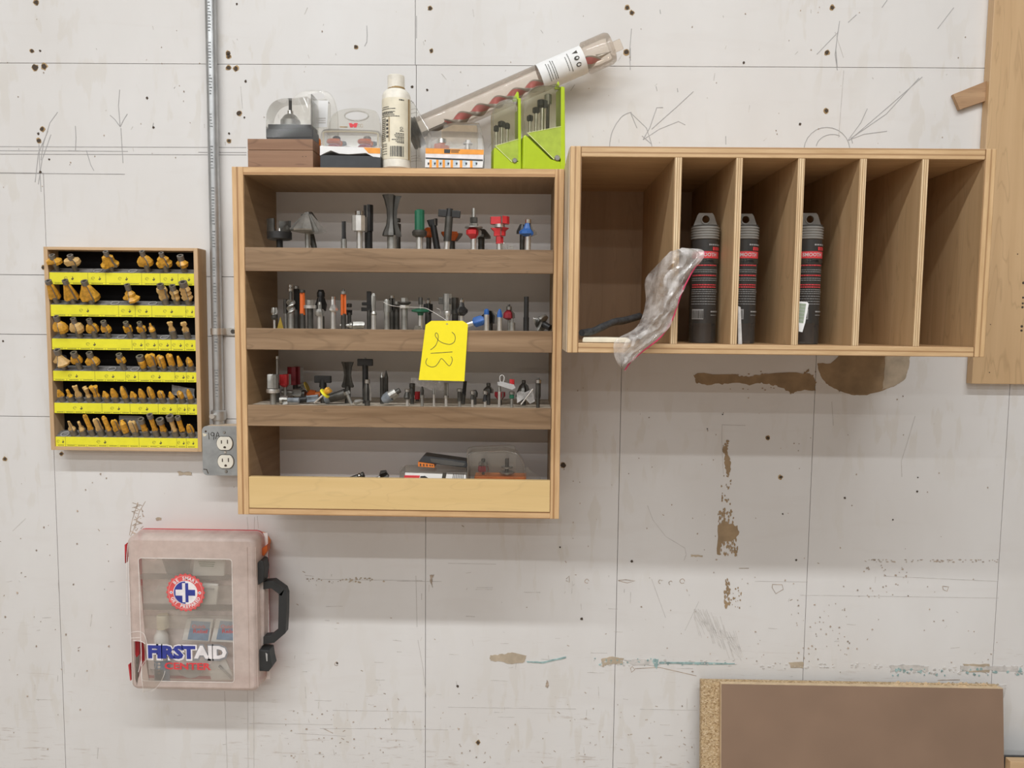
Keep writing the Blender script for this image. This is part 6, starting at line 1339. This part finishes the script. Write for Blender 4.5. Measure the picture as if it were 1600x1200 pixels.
# printing on the front
yw = -.0864
ctr = U(290.3, 925.5, ys); s = S(ys); R1 = 30.5*s
seal = MB().prism([(ctr.x+R1*(1+.045*(-1)**k)*math.cos(k*math.pi/24), ctr.z+R1*(1+.045*(-1)**k)*math.sin(k*math.pi/24)) for k in range(48)], yw, yw+.0008).build('red_seal_print', 'sticker_red', fa)
disc = lambda R, n=32: [(ctr.x+R*math.cos(k*2*math.pi/n), ctr.z+R*math.sin(k*2*math.pi/n)) for k in range(n)]
MB().prism(disc(R1*.915), yw-.0002, yw).build('pink_ring', 'sealpink', fa)
MB().prism(disc(R1*.885), yw-.0004, yw-.0002).build('red_ring', 'sticker_red', fa)
MB().prism(disc(R1*.645), yw-.0006, yw-.0004).build('white_disc', 'pinkwhite', fa)
R6 = R1*.61; mb = MB(); mb.prism([(ctr.x+R6*math.cos(math.radians(90+a)), ctr.z+R6*math.sin(math.radians(90+a))) for a in range(0, 181, 10)], yw-.0008, yw-.0006)
cw = R1*.16; cl = R1*.52
mb.box(ctr.x, ctr.x+cw, yw-.0008, yw-.0006, ctr.z-cl, ctr.z+cl); mb.box(ctr.x+cw, ctr.x+cl, yw-.0008, yw-.0006, ctr.z-cw, ctr.z+cw); mb.build('blue_half', 'navy', fa)
mb = MB(); mb.box(ctr.x-cw, ctr.x, yw-.0010, yw-.0008, ctr.z-cl, ctr.z+cl); mb.box(ctr.x-cl, ctr.x-cw, yw-.0010, yw-.0008, ctr.z-cw, ctr.z+cw); mb.build('white_cross_half', 'pinkwhite', fa)
mb = MB()
def arctext(sx_, R, a_mid, span, size, top=True):
    n = len(sx_)
    for k, ch in enumerate(sx_):
        if ch == ' ': continue
        f_ = k/(n-1)-.5
        a = a_mid-f_*span if top else a_mid+f_*span
        t_ = math.radians(a); rot = t_-math.pi/2 if top else t_+math.pi/2
        text_mb(ch, size, (ctr.x+R*math.cos(t_), yw-.0006, ctr.z+R*math.sin(t_)), rot, .0003, .00025, mb=mb)
arctext('BE SMART', R1*.765, 90, 92, R1*.25); arctext('GET PREPARED', R1*.765, 270, 128, R1*.25, False)
mb.build('seal_lettering', 'pinkwhite', fa)
mb = MB()
for sg in (-1, 1): mb.prism([(ctr.x+sg*R1*.76+R1*.08*math.cos(k*math.pi/5), ctr.z+R1*.08*math.sin(k*math.pi/5)) for k in range(10)], yw-.0006, yw-.0004)
mb.build('seal_dots', 'pinkwhite', fa)
mb = MB()
for sg in (-1, 1):
    cx_ = ctr.x+sg*R1*.76; mb.box(cx_-R1*.05, cx_+R1*.05, yw-.0008, yw-.0006, ctr.z-.0004, ctr.z+.0004); mb.box(cx_-.0004, cx_+.0004, yw-.0008, yw-.0006, ctr.z-R1*.05, ctr.z+R1*.05)
mb.build('seal_dot_crosses', 'navy', fa)
def fitted(sx_, ua, ub, va, vb, y_, mat, nm, bold, parent=fa, thick=.0004):
    t1 = text_mb(sx_, .02, (0, 0, 0), bold=bold); xs = [p[0] for p in t1.v]; zs2 = [p[2] for p in t1.v]
    A, B = U(ua, vb, y_), U(ub, va, y_); B.z += (ub-ua)*0
    fx = (B.x-A.x)/(max(xs)-min(xs)); fz = (Z((ua+ub)/2, va, y_)-Z((ua+ub)/2, vb, y_))/(max(zs2)-min(zs2)); c0 = Z((ua+ub)/2, vb, y_)
    m = MB(); m.v = [(A.x+(p[0]-min(xs))*fx, y_+p[1]/.0003*thick*.5, c0+(p[2]-min(zs2))*fz) for p in t1.v]; m.f = t1.f; m.m = t1.m
    return m.build(nm, mat, parent)
fitted('FIRST', 230, 307.5, 1006.5, 1032.5, yw+.0001, 'pinkwhite', 'lettering_white_edge', .0022)
fitted('AID', 301, 356.5, 1006.5, 1032.5, yw+.0003, 'greyprint', 'lettering_grey_edge', .0022)
fitted('FIRST', 231.5, 305, 1008.5, 1029.5, yw-.0004, 'navy', 'lettering_FIRST', .0011)
fitted('AID', 303, 354, 1009, 1029.5, yw-.0004, 'pinkwhite', 'lettering_AID', .0011)
fitted('CENTER', 257, 329.5, 1035.5, 1046.5, yw-.0004, 'redprint', 'lettering_CENTER', .0006)
# contents
gc = 'supplies inside the first aid case'
xb_ = X(253, 1000, -.055); zb_ = Z(250, 1046, -.055)
r = thing('ointment_bottle', 'small white bottle with a cream cap and blue label inside the first aid case', 'bottle', (xb_, -.055, zb_), gc)
hh = lambda v: Z(252, v, -.055)
MB().lathe([(.0150, hh(1068)), (.0150, hh(1000)), (.0145, hh(993)), (.0095, hh(986)), (.009, hh(982))], (xb_-.0015, -.055, 0), 22).build('bottle_body', 'white', r, 40)
MB().lathe([(.0122, hh(981)), (.0122, hh(962)), (.011, hh(960.5))], (xb_+.003, -.055, 0), 22).build('cap', 'cream', r, 40)
MB().lathe([(.0154, hh(1066)), (.0154, hh(1029))], (xb_-.0015, -.055, 0), 22).build('blue_label', 'bluelabel', r, 60)
mb = MB(); hp2 = [(238, 1047), (232, 1040), (231, 1036), (234.5, 1035.5), (237.5, 1038.5), (241, 1035), (244, 1037), (243, 1042), (238, 1051), (232, 1040)]
mb.ribbon(PX(hp2, -.0718), .0009, -.0722, .0004)
for k in range(4): mb.prism(PX([(a, b) for a, b in ell(248.5, 1037+k*5, 2.2, 1.9, 8)], -.0718), -.0722, -.0718)
mb.build('heart_and_dots', 'frostline', r)
def packet(label, pts, mats, y_=-.066, nm='bandage_packet'):
    r = thing(nm, label, 'packet', U(pts[0][0], pts[0][1], y_), gc)
    MB().prism(PX(pts, y_), y_, y_+.006).build('pouch', mats, r, bevel=.0015); return r
for (dx, lb2) in ((0, 'left wipe packet with blue label and red lettering in the first aid case'), (45, 'right wipe packet with blue label and red lettering in the first aid case')):
    r = packet(lb2, [(292+dx, 966+dx*.04), (333+dx, 968+dx*.04), (327+dx, 1003+dx*.04), (284+dx, 1001+dx*.04)], 'white')
    MB().prism(PX([(299+dx, 970), (329+dx, 972), (325+dx, 1001), (293+dx, 999)], -.0665), -.0668, -.066).build('blue_label', 'bluelabel', r)
    t_ = fitted('Quick', 300+dx, 322+dx, 976, 983, -.067, 'redprint', 'red_lettering', .0005, r); t_ = fitted('Relief', 302+dx, 325+dx, 983.5, 989.5, -.067, 'redprint', 'red_lettering_lower', .0005, r)
r = packet('white gauze packet with green print at the top right of the first aid case', [(304, 868), (352, 872), (350, 900), (300, 900)], 'white'); 
mb = MB(); mb.prism(PX(ell(323, 869.5, 4.5, 4.5, 12), -.0665), -.0668, -.0662)
for k in range(3): mb.prism(PX([(310+k, 877+k*3.2), (336-k, 878+k*3.2), (336-k, 879.4+k*3.2), (310+k, 878.6+k*3.2)], -.0665), -.0668, -.0662)
mb.build('green_print', 'tagreen', r)
r = packet('folded plastic wrapper with number print at the top middle of the first aid case', [(252, 872), (284, 850), (298, 872), (292, 902), (262, 902)], 'tray')
mb = MB(); text_mb('18', .010, U(285, 876, -.0665), -.1, .0003, .0003, mb=mb); mb.build('number_print', 'greyprint', r)
r = packet('white plastic strip dispenser in the second tray of the first aid case', [(316, 911), (341, 913), (338, 945), (312, 945)], 'white'); MB().prism(PX([(320, 918), (335, 919), (335, 922), (319, 921)], -.0668), -.0670, -.066).build('slot', 'ring', r)
r = packet('white tape spool end at the bottom of the first aid case', [(336, 1025), (352, 1030), (366, 1062), (330, 1064), (326, 1045)], 'white')
mb = MB(); mb.tube([U(342, 1040, -.069), U(362, 1060, -.069)], .0022, 8); mb.build('clip_rod', 'ring', r)
r = packet('dark round lid at the bottom centre of the first aid case', [(a, max(b, 1040)) for a, b in ell(298, 1040, 22, 20, 24)], 'ring', -.06, 'round_lid')
r = thing('red_pen', 'red-handled tweezers showing through the broken corner of the first aid case', 'tweezers', U(215, 1020, -.06), gc)
MB().prism(PX([(211.5, 998), (217.5, 998), (217.5, 1023), (214, 1027), (212, 1023)], -.062), -.064, -.056).build('red_grip', 'redplastic', r, bevel=.001)
MB().prism(PX([(212.5, 1024), (217, 1024), (215.5, 1046), (216.5, 1066), (213.5, 1066)], -.061), -.063, -.057).build('metal_tip', 'midsteel', r, bevel=.0006)
r.name = 'tweezers'
